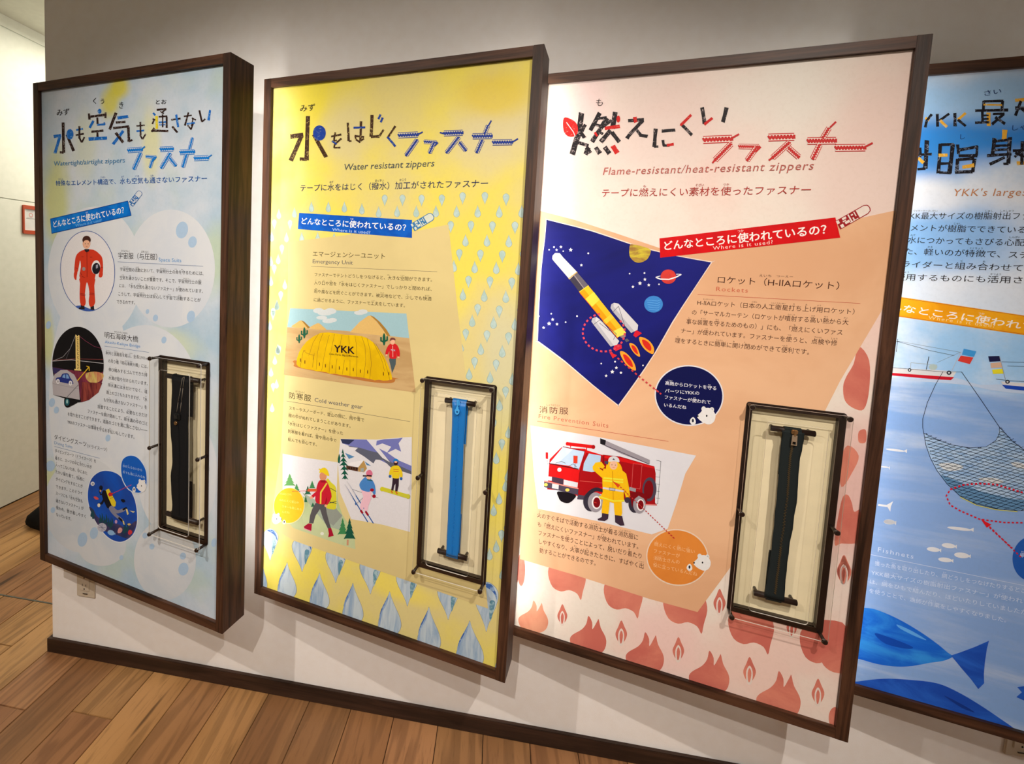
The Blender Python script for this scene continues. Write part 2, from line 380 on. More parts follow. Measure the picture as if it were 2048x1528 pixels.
ZR = {0: [(215, 220, 337), (300, 222, 337), (400, 218, 336), (520, 211, 332), (600, 213, 334), (700, 222, 334), (800, 225, 334), (900, 213, 334), (1000, 217, 332), (1100, 224, 330), (1180, 217, 330)],
      1: [(208, 290, 375), (300, 289, 370), (500, 283, 358), (700, 274, 350), (900, 263, 341), (1100, 254, 330), (1165, 251, 322)],
      2: [(240, 358, 488), (270, 362, 485), (320, 352, 476), (400, 345, 460), (500, 338, 452), (600, 330, 447), (750, 315, 425), (900, 300, 400), (1000, 288, 388), (1100, 272, 378), (1200, 255, 372)]}
ZC = [((12, 13, 16), 'black watertight zipper on two pegs in the pale blue board'), ((14, 112, 190), 'bright blue water resistant zipper in the niche of the yellow board'), ((24, 32, 33), 'dark green fabric zipper with brass slider in the flame board')]
def fabric(name, c, gl=.3):
    m, nt, b = newmat(name, .8 if gl < .5 else .35, gl); v = mapped(nt, (1, 1, 1))
    wv = nt.nodes.new('ShaderNodeTexWave'); wv.inputs['Scale'].default_value = 420; wv.bands_direction = 'Z'; nt.links.new(v, wv.inputs['Vector'])
    cc = mixc(nt, wv.outputs['Fac'], tuple(q*.8 for q in c), tuple(min(255, q*1.15) for q in c)); nt.links.new(cc, b.inputs['Base Color'])
    bp = nt.nodes.new('ShaderNodeBump'); bp.inputs['Strength'].default_value = .2; bp.inputs['Distance'].default_value = .0004
    nt.links.new(wv.outputs['Fac'], bp.inputs['Height']); nt.links.new(bp.outputs[0], b.inputs['Normal']); return m
BRASS = plain('aged_brass', (190, 152, 108), .4, .5, metal=1)
BLUEPL = plain('blue_plastic', (70, 165, 235), .25, .6)
DARKMET = plain('black_metal', (30, 30, 30), .3, .6)
for k in range(3):
    col, lab = ZC[k]
    root = empty('zipper', (PX[k], -D0, ZB), -TH, label=lab, cat='zipper', group='zippers held on pegs in the board niches')
    fab = fabric('zipper_tape_%d' % k, col, .6 if k == 1 else .25)
    w = -.0052; rows = []; cen = []
    ys = ZR[k]
    fine = []
    for (y0, l0, r0), (y1, l1, r1) in zip(ys, ys[1:]):
        for i in range(4):
            t = i/4; t2 = t*t*(3-2*t); fine.append((y0+(y1-y0)*t, l0+(l1-l0)*t2, r0+(r1-r0)*t2))
    fine.append(ys[-1])
    for (y, l, r) in fine:
        sl = .14
        a = zpx(k, l, y-sl*(r-l)/2, w); b_ = zpx(k, r, y+sl*(r-l)/2, w); z = (a[1]+b_[1])/2
        rows.append((a[0], b_[0], z)); cen.append(((a[0]+b_[0])/2, z))
    # the front run spans exactly from bar to bar
    zt, zb_ = .6745, .2860; z0, z1 = rows[0][2], rows[-1][2]
    rows = [(a, b_, zb_+(z-z1)/(z0-z1)*(zt-zb_)) for a, b_, z in rows]; cen = [((a+b_)/2, z) for a, b_, z in rows]
    bm = B(); strip(bm, rows, w, dip=.0012)
    ins = .12 if k == 2 else 0
    for rr, zz, up_ in ((rows[0], zt, 1), (rows[-1], zb_, -1)): wrapend(bm, rr[0]+ins*(rr[1]-rr[0]), rr[1]-ins*(rr[1]-rr[0]), zz, up_)
    obj('tape', bm, fab, root)
    # element chain along the centre
    bm = B(); n = 150 if k == 2 else 110
    for i in range(n):
        t = (.09+.88*i/n)*(len(cen)-1); j = int(t); q = t-j; j2 = min(j+1, len(cen)-1)
        u = cen[j][0]*(1-q)+cen[j2][0]*q; z = cen[j][1]*(1-q)+cen[j2][1]*q; hw = .0017 if k == 2 else .0009
        dx = .0007 if i % 2 else -.0007
        box(bm, (u-hw+dx, w-.0026, z-.0009), (u+hw+dx, w-.0008, z+.0006))
    o = obj('teeth', bm, plain('tarnished_brass_teeth', (92, 78, 54), .45, .5, metal=.5) if k == 2 else fab, root)
    if k == 2: o['label'] = 'brass teeth'
    # slider and puller
    def S(x, y, ww=-.0085): a = zpx(k, x, y, ww); return Vector((a[0], ww, a[1]))
    if k == 2:
        bm = B(); c = S(430, 240); box(bm, (c.x-.006, -.0115, c.z-.006), (c.x+.006, -.0062, c.z+.004), 0, .0015); box(bm, (c.x-.002, -.0145, c.z-.010), (c.x+.002, -.0115, c.z+.004), 0, .0008)
        sl = obj('slider', bm, BRASS, root); sl['label'] = 'brass slider'
        bm = B(); a0, a1, b0, b1 = c.x-.0048, c.x+.0046, c.z-.0295, c.z-.007
        ring(bm, [(a1, b1), (a0, b1), (a0-.0006, b0), (a1+.0006, b0)], [(a1-.0018, b0+.008), (a0+.0018, b0+.008), (a0+.0014, b0+.002), (a1-.0014, b0+.002)], -.0138, -.0126)
        obj('pull_tab', bm, plain('dull_copper', (176, 154, 130), .45, .5, metal=.6), sl)
    elif k == 1:
        bm = B(); c = S(325, 228); box(bm, (c.x-.0042, -.0108, c.z-.009), (c.x+.0042, -.0062, c.z+.006), 0, .0018); box(bm, (c.x-.0012, -.0135, c.z-.008), (c.x+.0012, -.0108, c.z+.004), 0, .0005)
        sl = obj('slider', bm, BLUEPL, root)
        bm = B(); ring(bm, [(c.x+.0062*math.cos(t)*(1 if math.sin(t) < .3 else .55), c.z-.0185+.011*math.sin(t)) for t in (i*math.pi/9 for i in range(18))],
             [(c.x+.0026*math.cos(t), c.z-.0225+.0022*math.sin(t)) for t in (i*math.pi/9 for i in range(18))], -.0140, -.0124)
        obj('pull_tab', bm, BLUEPL, sl)
    else:
        bm = B(); c = S(260, 500); box(bm, (c.x-.011, -.0125, c.z-.006), (c.x+.011, -.0062, c.z+.010), 0, .002); box(bm, (c.x-.006, -.0155, c.z-.004), (c.x+.006, -.0125, c.z+.007), 0, .001)
        sl = obj('slider', bm, DARKMET, root)
        bm = B(); d = S(249, 543); tube(bm, (d.x, -.0066, d.z), (d.x, -.0105, d.z), .0052); obj('stud', bm, BRASS, sl)['label'] = 'small brass stud'
        bm = B()
        cdp = [S(252, 470), S(262, 400), S(280, 300), S(292, 230), S(305, 222), S(296, 300), S(284, 400), S(276, 470)]
        for p0, p1 in zip(cdp, cdp[1:]): tube(bm, (p0.x, -.0072, p0.z), (p1.x, -.0072, p1.z), .0007, 6)
        obj('cord', bm, plain('grey_cord', (120, 112, 100), .6), sl)

# ------------------------------------------------ things on the walls and in the passage
OUTM = plain('ivory_plastic', (208, 197, 178), .4, .5); SHD, LAD = plain('socket_hole_dark', (12, 8, 6), .9), plain('latch_dark', (60, 44, 28), .8)
for ox, oz, ol in ((.149, .281, 'beige double power outlet low on the wall under the pale blue board'), (2.881, .2745, 'beige power outlet low on the wall under the fishing net board')):
    pl = empty('wall_outlet', (ox, 0, oz), label=ol, cat='power outlet', group='wall outlets under the boards')
    bx('cover_plate', (-.035, -.0065, -.060), (.035, -.0002, .060), OUTM, pl, .002)
    bx('socket_insert', (-.0205, -.0095, -.036), (.0165, -.0060, .036), OUTM, pl, .0012)
    for zc in (-.021, .019):
        bm = B(); tube(bm, (-.002, -.0098, zc-.008), (-.002, -.0090, zc-.008), .0024, 12)
        box(bm, (-.0095, -.0098, zc+.002), (-.0078, -.0090, zc+.010)); box(bm, (.0038, -.0098, zc+.002), (.0055, -.0090, zc+.009))
        obj('socket_holes', bm, SHD, pl)
    bx('latch', (-.009, -.0098, -.0475), (.009, -.0062, -.0465), LAD, pl)
# framed notice on the laminate wall
nf = empty('notice_frame', (LX+.009, .955, 1.57), label='small orange framed white notice on the pale laminate wall', cat='notice frame')
OR = plain('orange_plastic', (186, 72, 36), .35, .5)
bm = B(); ring2 = [(y, z) for y, z in rrect(-.042, .05, -.078, .078, .006)]; rin = [(y, z) for y, z in rrect(-.034, .042, -.058, .058, .002)]
n = len(ring2); P = [[bm.verts.new((x, p[0], p[1])) for p in L] for L in (ring2, rin) for x in (0.0002, .009)]
for i in range(n):
    j = (i+1) % n
    for q in ((P[0][i], P[0][j], P[2][j], P[2][i]), (P[1][i], P[3][i], P[3][j], P[1][j]), (P[0][i], P[1][i], P[1][j], P[0][j]), (P[2][i], P[2][j], P[3][j], P[3][i])): bm.faces.new(q)
obj('frame', bm, OR, nf)
bx('notice_card', (.0004, -.0345, -.0585), (.004, .0425, .0585), plain('white_card', (226, 226, 226), .5), nf)
bm = B()
for i, (z, h, a, b_) in enumerate(((.049, .0012, -.024, .028), (.043, .0012, -.02, .02), (.006, .0025, -.022, .03), (.012, .001, -.018, .02))): box(bm, (.004, a, z), (.0043, b_, z+h))
obj('printed_lines', bm, plain('grey_ink', (120, 120, 120), .6), nf)
bm = B(); ring_pts = [(.006+.012*math.cos(t), .027+.012*math.sin(t)) for t in (i*math.pi/10 for i in range(20))]; rin = [(.006+.008*math.cos(t), .027+.008*math.sin(t)) for t in (i*math.pi/10 for i in range(20))]
n = 20; P = [[bm.verts.new((.0044, p[0], p[1])) for p in L] for L in (ring_pts, rin)]
for i in range(n): bm.faces.new((P[0][i], P[0][(i+1) % n], P[1][(i+1) % n], P[1][i]))
obj('round_emblem', bm, plain('pale_red_ink', (214, 150, 146), .6), nf)
# black bag lying on the passage floor
bg = empty('bag', (-.66, .74, 0), .2, label='black cloth bag on the passage floor, half hidden by the pale blue board', cat='bag')
bm = B(); n = 20; rings = [(0, .95), (.02, 1.05), (.05, 1.0), (.085, .78), (.11, .42), (.118, .05)]
R = [[bm.verts.new((s*.18*math.copysign(abs(math.cos(t))**.8, math.cos(t)), s*.11*math.copysign(abs(math.sin(t))**.8, math.sin(t))+.006*math.sin(5*t), z)) for t in (i*2*math.pi/n for i in range(n))] for z, s in rings]
for a, b_ in zip(R, R[1:]):
    for i in range(n): bm.faces.new((a[i], a[(i+1) % n], b_[(i+1) % n], b_[i])).smooth = True
bm.faces.new(R[0]); bm.faces.new(R[-1]); obj('bag_body', bm, BLACKM, bg)
bm = B(); pts = [(-.08+.16*i/10, .05*math.sin(i*math.pi/10)-.02, .095+.045*math.sin(i*math.pi/10)) for i in range(11)]
for a, b_ in zip(pts, pts[1:]): tube(bm, a, b_, .006, 8)
obj('strap', bm, BLACKM, bg)
for lx, ly in ((2.15, -1.66), (.30, -1.75), (1.2, -2.3)):
    s = empty('ceiling_spotlight', (lx, ly, CH), label=None, cat='spotlight')
    s['label'] = 'white ceiling spotlight ' + ('nearest the right end of the wall' if lx > 2 else 'nearest the left end of the wall' if lx < 1 else 'set furthest back from the display boards')
    bm = B(); tube(bm, (0, 0, 0), (0, 0, -.02), .04); obj('spotlight_mount', bm, CEILM, s)
    bm = B(); n = 20
    A = [[bm.verts.new((r*math.cos(t), r*math.sin(t), z)) for t in (i*2*math.pi/n for i in range(n))] for r, z in ((.02, -.02), (.038, -.03), (.04, -.085), (.036, -.085), (.03, -.04))]
    for a, b_ in zip(A, A[1:]):
        for i in range(n): bm.faces.new((a[i], a[(i+1) % n], b_[(i+1) % n], b_[i])).smooth = True
    obj('spotlight_shade', bm, CEILM, s)
# ------------------------------------------------ printed artwork: every layer is ink on the sheet
_tc = bpy.data.curves.new('lettering', 'FONT'); _to = bpy.data.objects.new('lettering', _tc); C.objects.link(_to)
_tc.resolution_u = 2
def glyphs(s, bold=0, gap=1.0):
    _tc.body = s; _tc.size = 1; _tc.offset = bold; _tc.space_character = gap
    dg = bpy.context.evaluated_depsgraph_get(); me = bpy.data.meshes.new_from_object(_to.evaluated_get(dg))
    v = [(q.co.x, q.co.y) for q in me.vertices]; f = [tuple(p.vertices) for p in me.polygons]
    bpy.data.meshes.remove(me); return v, f
_v, _ = glyphs('国'); HK = max(y for x, y in _v)-min(y for x, y in _v); YK = min(y for x, y in _v); WK = 1.0
_v, _ = glyphs('H'); HL = max(y for x, y in _v)
class Art:
    def __init__(s, k, name, base=.4, label=None, parent=None):
        s.k, s.name, s.bm, s.mats, s.z = k, name, B(), [], base; s.o = (0, 0, 1); s.label = label; s.parent = parent
    def crop(s, x, y, sc_): s.o = (x, y, sc_); return s
    def uv(s, x, y): return uv(s.k, s.o[0]+x/s.o[2], s.o[1]+y/s.o[2])
    def mi(s, c):
        m = c if isinstance(c, bpy.types.Material) else ink(c)
        if m not in s.mats: s.mats.append(m)
        return s.mats.index(m)
    def face(s, pts, c):
        w = .01-s.z*3e-4; vs = [s.bm.verts.new((u, w, v)) for u, v in pts]
        f = s.bm.faces.new(vs); f.material_index = s.mi(c)
    def up(s, d=.05): s.z += d
    def poly(s, pts, c, up=True):
        """flat list x0,y0,x1,y1... in the current crop"""
        s.face([s.uv(pts[i], pts[i+1]) for i in range(0, len(pts), 2)], c)
        if up: s.up()
        return s
    def smooth(s, pts, c, n=4):
        P = [(pts[i], pts[i+1]) for i in range(0, len(pts), 2)]; N = len(P); out = []
        for i in range(N):
            a, b_, c_, d = P[i-1], P[i], P[(i+1) % N], P[(i+2) % N]
            for j in range(n):
                t = j/n
                out += [.5*((2*b_[q])+(-a[q]+c_[q])*t+(2*a[q]-5*b_[q]+4*c_[q]-d[q])*t*t+(-a[q]+3*b_[q]-3*c_[q]+d[q])*t**3) for q in (0, 1)]
        return s.poly(out, c)
    def ell(s, cx, cy, rx, ry, c, rot=0, n=28, up=True):
        p = []
        for i in range(n):
            t = i*2*math.pi/n; a, b_ = rx*math.cos(t), ry*math.sin(t); p += [cx+a*math.cos(rot)-b_*math.sin(rot), cy+a*math.sin(rot)+b_*math.cos(rot)]
        return s.poly(p, c, up)
    def line(s, pts, w, c, up=True, close=False):
        P = [(pts[i], pts[i+1]) for i in range(0, len(pts), 2)]
        if close: P.append(P[0])
        for i, ((x0, y0), (x1, y1)) in enumerate(zip(P, P[1:])):
            d = math.hypot(x1-x0, y1-y0) or 1; nx, ny = -(y1-y0)/d*w/2, (x1-x0)/d*w/2
            e = w*.25 if len(P) > 2 else 0; ex, ey = (x1-x0)/d*e, (y1-y0)/d*e
            s.z += .004
            s.poly([x0+nx-ex, y0+ny-ey, x1+nx+ex, y1+ny+ey, x1-nx+ex, y1-ny+ey, x0-nx-ex, y0-ny-ey], c, False)
        if up: s.up(.03)
        return s
    def dots(s, pts, w, c, step, frac=.55):
        P = [(pts[i], pts[i+1]) for i in range(0, len(pts), 2)]; acc = 0
        for (x0, y0), (x1, y1) in zip(P, P[1:]):
            L = math.hypot(x1-x0, y1-y0); t = -acc
            while t < L:
                a, b_ = max(t, 0)/L, min(t+step*frac, L)/L
                if b_ > a: s.line([x0+(x1-x0)*a, y0+(y1-y0)*a, x0+(x1-x0)*b_, y0+(y1-y0)*b_], w, c, False)
                t += step
            acc = (L-(t-step)) % step
        s.up(); return s
    def strokes(s, txt, cols):
        """one stroke per item: colour-key x0 y0 x1 y1 width"""
        for it in txt.replace('\n', ';').split(';'):
            q = it.split()
            if len(q) < 6: continue
            x0, y0, x1, y1, w = map(float, q[1:6]); c = cols[q[0]]; w *= 1.2
            d = math.hypot(x1-x0, y1-y0) or 1; nx, ny = -(y1-y0)/d*w/2, (x1-x0)/d*w/2; j = lambda: random.uniform(-.08, .08)*w
            s.z += .006
            s.poly([x0+nx+j(), y0+ny+j(), (x0+x1)/2+nx*.9, (y0+y1)/2+ny*.9, x1+nx+j(), y1+ny+j(), x1-nx+j(), y1-ny+j(), (x0+x1)/2-nx*.92, (y0+y1)/2-ny*.92, x0-nx+j(), y0-ny+j()], c, False)
        s.up(); return s
    def zips(s, txt, c, bg):
        """lettering strokes drawn as closed zips: two tape edges and a row of teeth"""
        for it in txt.replace('\n', ';').split(';'):
            q = list(map(float, it.split()))
            if len(q) < 5: continue
            x0, y0, x1, y1, w = q; d = math.hypot(x1-x0, y1-y0) or 1; tx, ty = (x1-x0)/d, (y1-y0)/d; nx, ny = -ty*w/2, tx*w/2
            s.z += .01
            if bg: s.poly([x0+nx, y0+ny, x1+nx, y1+ny, x1-nx, y1-ny, x0-nx, y0-ny], bg, False)
            s.z += .02
            for g in (-1, 1): s.line([x0+nx*g, y0+ny*g, x1+nx*g, y1+ny*g], w*.13, c, False)
            n = max(3, int(d/(w*.42))); pts = []
            for i in range(n+1):
                for a, f in ((0, -.42), (.5, .42)):
                    t = min((i+a)/n, 1)*d; pts += [x0+tx*t+nx*f, y0+ty*t+ny*f]
            s.line(pts, w*.32, c, False)
        s.up(); return s
    def text(s, t, x0, y0, x1, y1, h, c, bold=0.0, lat=False, shear=0, furi=.36, gap=1.0, fc=None):
        base = ''; marks = []; i = 0
        while i < len(t):
            if t[i] == '{':
                j = t.index('}', i); a, b_ = t[i+1:j].split('|'); marks.append((len(base), len(base)+len(a), b_)); base += a; i = j+1
            else: base += t[i]; i += 1
        v, f = glyphs(base, 0, gap)
        if not v: return s
        xs = [p[0] for p in v]; xa, xb = min(xs), max(xs)
        A, E_ = s.uv(x0, y0), s.uv(x1, y1); Hh = abs(s.uv(x0, y0-h)[1]-A[1]); H2 = abs(s.uv(x1, y1-h*1.0)[1]-E_[1])
        du, dv = E_[0]-A[0], E_[1]-A[1]; L = math.hypot(du, dv); tx, ty = du/L, dv/L
        sx = L/(xb-xa); sy = Hh/(HL if lat else HK); yb = 0 if lat else YK; w = .01-s.z*3e-4; mi = s.mi(c)
        offs = [(0, 0)] if bold < .01 else [(-bold*.9, 0), (bold*.9, 0), (0, bold*.9), (0, -bold*.9)]
        for ox, oy in offs:
            vs = []
            for (x, y) in v:
                X = (x-xa)*sx+(y-yb)*sy*shear+ox*sy; Y = (y-yb+oy)*sy; vs.append(s.bm.verts.new((A[0]+tx*X-ty*Y, w, A[1]+ty*X+tx*Y)))
            for q in f:
                try: s.bm.faces.new([vs[i] for i in q]).material_index = mi
                except ValueError: pass
            w -= 2e-6
        n = len(base); ccol = fc or c
        for a, b_, r in marks:
            fv, ff = glyphs(r, 0); 
            if not fv: continue
            fa, fb = min(p[0] for p in fv), max(p[0] for p in fv); wid = L/n; fw = min(len(r)*furi*.95*Hh, (b_-a)*wid*1.25); m_ = (a+b_)/2*wid
            vs = []
            for (x, y) in fv:
                X = m_-fw/2+(x-fa)/(fb-fa or 1)*fw; Y = Hh*1.13+(y-YK)*Hh*furi/HK
                vs.append(s.bm.verts.new((A[0]+tx*X-ty*Y, w, A[1]+ty*X+tx*Y)))
            for q in ff:
                try: s.bm.faces.new([vs[i] for i in q]).material_index = mi
                except ValueError: pass
        s.up(.03); return s
    def done(s):
        for f in s.bm.faces:
            if f.normal.y > 0: f.normal_flip()
        def cut(co, no, clear_outer=False):
            bmesh.ops.bisect_plane(s.bm, geom=list(s.bm.verts)+list(s.bm.edges)+list(s.bm.faces), dist=1e-6, plane_co=co, plane_no=no, clear_outer=clear_outer)
        xs = [v.co.x for v in s.bm.verts]; zs = [v.co.z for v in s.bm.verts]; e = .0228
        if min(xs) < e: cut((e, 0, 0), (-1, 0, 0), True)
        if max(xs) > PW-e: cut((PW-e, 0, 0), (1, 0, 0), True)
        if min(zs) < e: cut((0, 0, e), (0, 0, -1), True)
        if max(zs) > PH-e: cut((0, 0, PH-e), (0, 0, 1), True)
        a_, b_, c_, d_ = .518, .698, .228, .7245
        if s.k < 3 and max(xs) > a_ and min(xs) < b_ and max(zs) > c_ and min(zs) < d_:
            for co, no in (((a_, 0, 0), (1, 0, 0)), ((b_, 0, 0), (1, 0, 0)), ((0, 0, c_), (0, 0, 1)), ((0, 0, d_), (0, 0, 1))): cut(co, no)
            dead = []
            for f in s.bm.faces:
                m_ = f.calc_center_median()
                if a_ < m_.x < b_ and c_ < m_.z < d_: dead.append(f)
            bmesh.ops.delete(s.bm, geom=dead, context='FACES')
        me = bpy.data.meshes.new(s.name); s.bm.to_mesh(me); s.bm.free()
        for m in s.mats: me.materials.append(m)
        o = bpy.data.objects.new(s.name, me); C.objects.link(o); o.parent = SHEET[s.k]
        if s.label: o['label'] = s.label
        return o
def textured(name, c, c2, scale=140, lo=.56, hi=.6):
    m, nt, b = newmat(name, .45, .1); v = mapped(nt)
    nt.links.new(mixc(nt, ramp(nt, nz(nt, v, scale, 5, .7, 1), lo, hi), c, c2), b.inputs['Base Color']); return m
def wash(name, c, c2, scale=12, sx=(1, 1, 1), lo=.35, hi=.65):
    m, nt, b = newmat(name, .45, .1); v = mapped(nt, sx)
    nt.links.new(mixc(nt, ramp(nt, nz(nt, v, scale, 5, .6, .6), lo, hi), c, c2), b.inputs['Base Color']); return m
def pull(a, x0, y0, x1, y1, w, c, paper):
    """printed zip pull: slider at the near end, open handle at the far end"""
    d = math.hypot(x1-x0, y1-y0); tx, ty = (x1-x0)/d, (y1-y0)/d; nx, ny = -ty, tx
    P = lambda t, s_: (x0+tx*d*t+nx*w*s_, y0+ty*d*t+ny*w*s_)
    def q(t0, s0, t1, s1, col): a.poly([*P(t0, s0), *P(t1, s0), *P(t1, s1), *P(t0, s1)], col)
    body = []
    for t, s_ in ((0, .5), (.88, .5), (.97, .36), (1, .15), (1, -.15), (.97, -.36), (.88, -.5), (0, -.5)): body += [*P(t, s_)]
    a.poly(body, c)
    ins = []
    for t, s_ in ((.62, .42), (.87, .42), (.95, .3), (.975, .1), (.975, -.1), (.95, -.3), (.87, -.42), (.62, -.42)): ins += [*P(t, s_)]
    a.poly(ins, paper)
    q(.0, -.44, .08, -.1, paper); q(.05, .1, .14, .44, paper); q(.18, -.42, .3, -.2, paper); q(.2, .05, .34, .3, paper)
    q(.16, -.12, .26, 0, paper); q(.36, -.44, .40, .44, paper); q(.44, -.3, .5, -.15, paper); q(.44, .05, .48, .4, paper); q(.54, -.4, .57, .1, paper); q(.32, .34, .58, .42, paper)
INK = (38, 32, 34)

def each(k, name, base, items, fn, cr):
    """every printed motif of a pattern is a piece of its own"""
    for it in items:
        a = Art(k, name, base).crop(*cr); fn(a, *it)
        if a.bm.verts: 
            o = a.done()
            if not len(o.data.polygons): bpy.data.objects.remove(o)
# ================================================ board 1: watertight zippers
BR = textured('block_print_brown', (44, 28, 26), (150, 140, 136)); BL = textured('block_print_blue', (22, 104, 196), (120, 170, 214))
YE = textured('block_print_yellow', (222, 206, 40), (226, 220, 130))
PALE = wash('pale_bubble_wash', (206, 214, 224), (214, 220, 226), 8)
a = Art(0, 'bubble_shapes', .1).crop(0, 0, 1)
for (x, y, rx, ry) in ((342, 537, 88, 118), (190, 545, 94, 132), (180, 800, 82, 240), (290, 800, 110, 150), (355, 950, 80, 130)): a.ell(x, y, rx, ry, PALE, 0, 48)
P2_ = wash('pale_bubble_wash_lower', (196, 206, 216), (208, 214, 220), 8)
for (x, y, rx, ry) in ((168, 1010, 80, 96), (204, 1092, 48, 40), (330, 1120, 62, 80)): a.ell(x, y, rx, ry, P2_, 0, 48)
for (x, y, rx, ry) in ((364, 460, 12, 17), (385, 484, 8.5, 11.5), (382, 633, 8, 12), (311, 636, 5, 7), (295, 623, 3.5, 5), (328, 680, 5, 7), (216, 876, 5, 7), (165, 1079, 9.5, 14.5), (188, 1066, 8, 12), (101, 932, 9, 11), (104, 805, 6, 9), (106, 1020, 4.5, 6), (290, 1071, 5, 6), (304, 1093, 5, 6), (367, 1138, 10, 13), (366, 1112, 6, 7), (97, 650, 5, 8), (113, 820, 5, 7), (428, 1085, 5, 9), (243, 1115, 4, 5)):
    a.ell(x, y, rx, ry, (168, 196, 224), .2, 20)
a.done()
a = Art(0, 'title_lettering', 1.0).crop(60, 90, 4.452)
a.strokes('''l 212 815 278 805 24;l 264 820 224 965 22;b 295 690 300 960 22;b 300 958 266 955 18;b 328 798 390 945 22
l 412 757 472 746 13;b 408 803 480 791 13;b 440 722 441 832 15;b 441 830 462 868 13;b 462 868 486 820 13
b 526 608 530 665 18;b 528 640 682 620 18;b 673 600 673 652 15;l 566 675 531 738 20;b 600 645 603 705 16;l 598 712 668 706 15;l 660 690 668 710 13;b 548 772 655 762 16;b 600 770 602 828 17;l 524 838 686 828 26
b 766 603 710 752 22;l 780 650 876 636 24;b 765 690 850 685 17;b 740 741 882 725 17;b 876 730 882 862 20;b 880 860 912 846 15;l 832 765 740 884 22;b 765 782 830 868 22
b 948 722 1022 715 11;l 948 768 1016 761 13;b 983 685 986 812 13;b 986 810 1002 840 12;b 1002 840 1032 790 12
l 1098 605 1116 626 15;b 1130 578 1216 570 15;b 1212 575 1168 604 11;b 1160 590 1192 612 11;y 1128 632 1130 745 19;b 1146 640 1222 634 13;b 1217 640 1219 738 15;b 1092 660 1116 666 13;b 1106 666 1090 705 13;b 1108 738 1082 772 13;b 1090 762 1232 766 17;l 1148 690 1212 685 12;l 1150 712 1206 710 9;b 1181 618 1183 732 11
b 1258 667 1342 655 13;l 1302 620 1320 732 17;b 1268 725 1312 780 17
b 1370 636 1442 626 11;b 1412 600 1380 718 13;b 1442 650 1478 668 11;b 1452 655 1440 722 11;l 1398 702 1468 694 13;b 1405 715 1436 752 12;b 1436 752 1452 700 11
b 1508 582 1532 685 15;b 1532 684 1562 658 11;l 1604 580 1590 672 17''', {'b': BR, 'l': BL, 'y': YE})
a.ell(357, 795, 31, 46, BL).ell(620, 590, 17, 22, BL)
a.zips('870 940 1000 930 42;988 962 925 1105 34;1032 992 1125 1000 26;1098 1008 1070 1092 26;1160 930 1276 925 42;1250 962 1170 1096 34;1242 1002 1300 1076 32;1336 956 1465 950 42;1420 930 1448 828 26;1396 975 1362 1086 34;1463 1010 1590 1005 42', (20, 118, 206), (196, 208, 218))
a.line([1000, 926, 1025, 903], 12, (20, 118, 206)).line([1590, 1000, 1620, 978], 10, (20, 118, 206)).line([1120, 1006, 1085, 1040], 14, (20, 118, 206))
for t, x0, y0, x1, y1, h in (('みず', 240, 632, 352, 622, 56), ('く', 562, 528, 592, 526, 56), ('う', 630, 526, 662, 524, 46), ('き', 795, 568, 832, 566, 60), ('とお', 1122, 530, 1216, 526, 42)): a.text(t, x0, y0, x1, y1, h, INK)
a.text('Watertight/airtight zippers', 212, 1076, 845, 1046, 40, (86, 140, 184), lat=True, shear=.12)
a.text('{特殊|とくしゅ}なエレメント{構造|こうぞう}で、{水|みず}も{空気|くうき}も{通|とお}さないファスナー', 232, 1256, 1578, 1216, 46, (28, 92, 170), .004)
a.done()
a = Art(0, 'question_banner', 1.6).crop(80, 370, 4.776)
a.poly([98, 322, 841, 150, 875, 293, 112, 466], (12, 70, 150)).poly([102, 328, 838, 158, 868, 288, 116, 458], wash('banner_blue', (0, 98, 196), (10, 124, 218), 20))
a.text('どんなところに{使|つか}われているの？', 132, 408, 806, 272, 60, (232, 238, 244), .022, furi=.3)
a.text('Where is it used?', 342, 402, 592, 347, 26, (120, 186, 236), lat=True)
pull(a, 866, 190, 965, 62, 58, (30, 100, 170), (206, 214, 222)); a.done()
# astronaut
a = Art(0, 'astronaut_picture', 1.0).crop(80, 370, 4.776)
a.ell(456, 822, 262, 386, (56, 90, 160), -.05, 56).ell(456, 822, 256, 380, (222, 222, 226), -.05, 56)
a.smooth([340, 1160, 400, 1152, 470, 1180, 530, 1190, 480, 1205, 400, 1196], (60, 92, 170))
SU, SD = (204, 58, 34), (150, 40, 28)
a.poly([388, 1140, 424, 1145, 428, 1188, 372, 1185, 374, 1172, 392, 1165], (30, 26, 34)).poly([482, 1150, 516, 1152, 520, 1195, 484, 1192], (30, 26, 34))
a.smooth([385, 885, 520, 885, 520, 960, 525, 1060, 528, 1120, 510, 1155, 478, 1160, 466, 1110, 474, 1040, 462, 960, 450, 930, 440, 960, 430, 1050, 438, 1110, 430, 1150, 398, 1150, 382, 1110, 380, 1020, 384, 940], SU, 3)
a.smooth([420, 620, 510, 618, 570, 660, 596, 700, 604, 780, 598, 850, 570, 860, 566, 790, 552, 740, 520, 760, 524, 900, 385, 900, 392, 780, 384, 720, 372, 780, 360, 830, 330, 830, 334, 740, 345, 680, 370, 645], SU, 3)
a.smooth([330, 830, 358, 830, 352, 870, 348, 908, 334, 900, 324, 870], SU).smooth([572, 830, 600, 835, 598, 870, 580, 884, 562, 872], SU)
a.ell(535, 785, 42, 66, (232, 230, 232), .1).ell(538, 798, 38, 54, (26, 24, 34), .1).poly([535, 765, 556, 758, 556, 790, 536, 800], (150, 150, 170))
for x0, y0, x1, y1 in ((396, 686, 416, 686), (478, 690, 500, 690), (384, 1035, 436, 1045), (384, 1048, 436, 1058), (470, 1032, 520, 1036), (470, 1046, 520, 1050), (338, 790, 362, 800), (580, 785, 604, 790), (385, 830, 400, 860), (450, 640, 452, 880), (400, 870, 430, 886)): a.line([x0, y0, x1, y1], 6, SD)
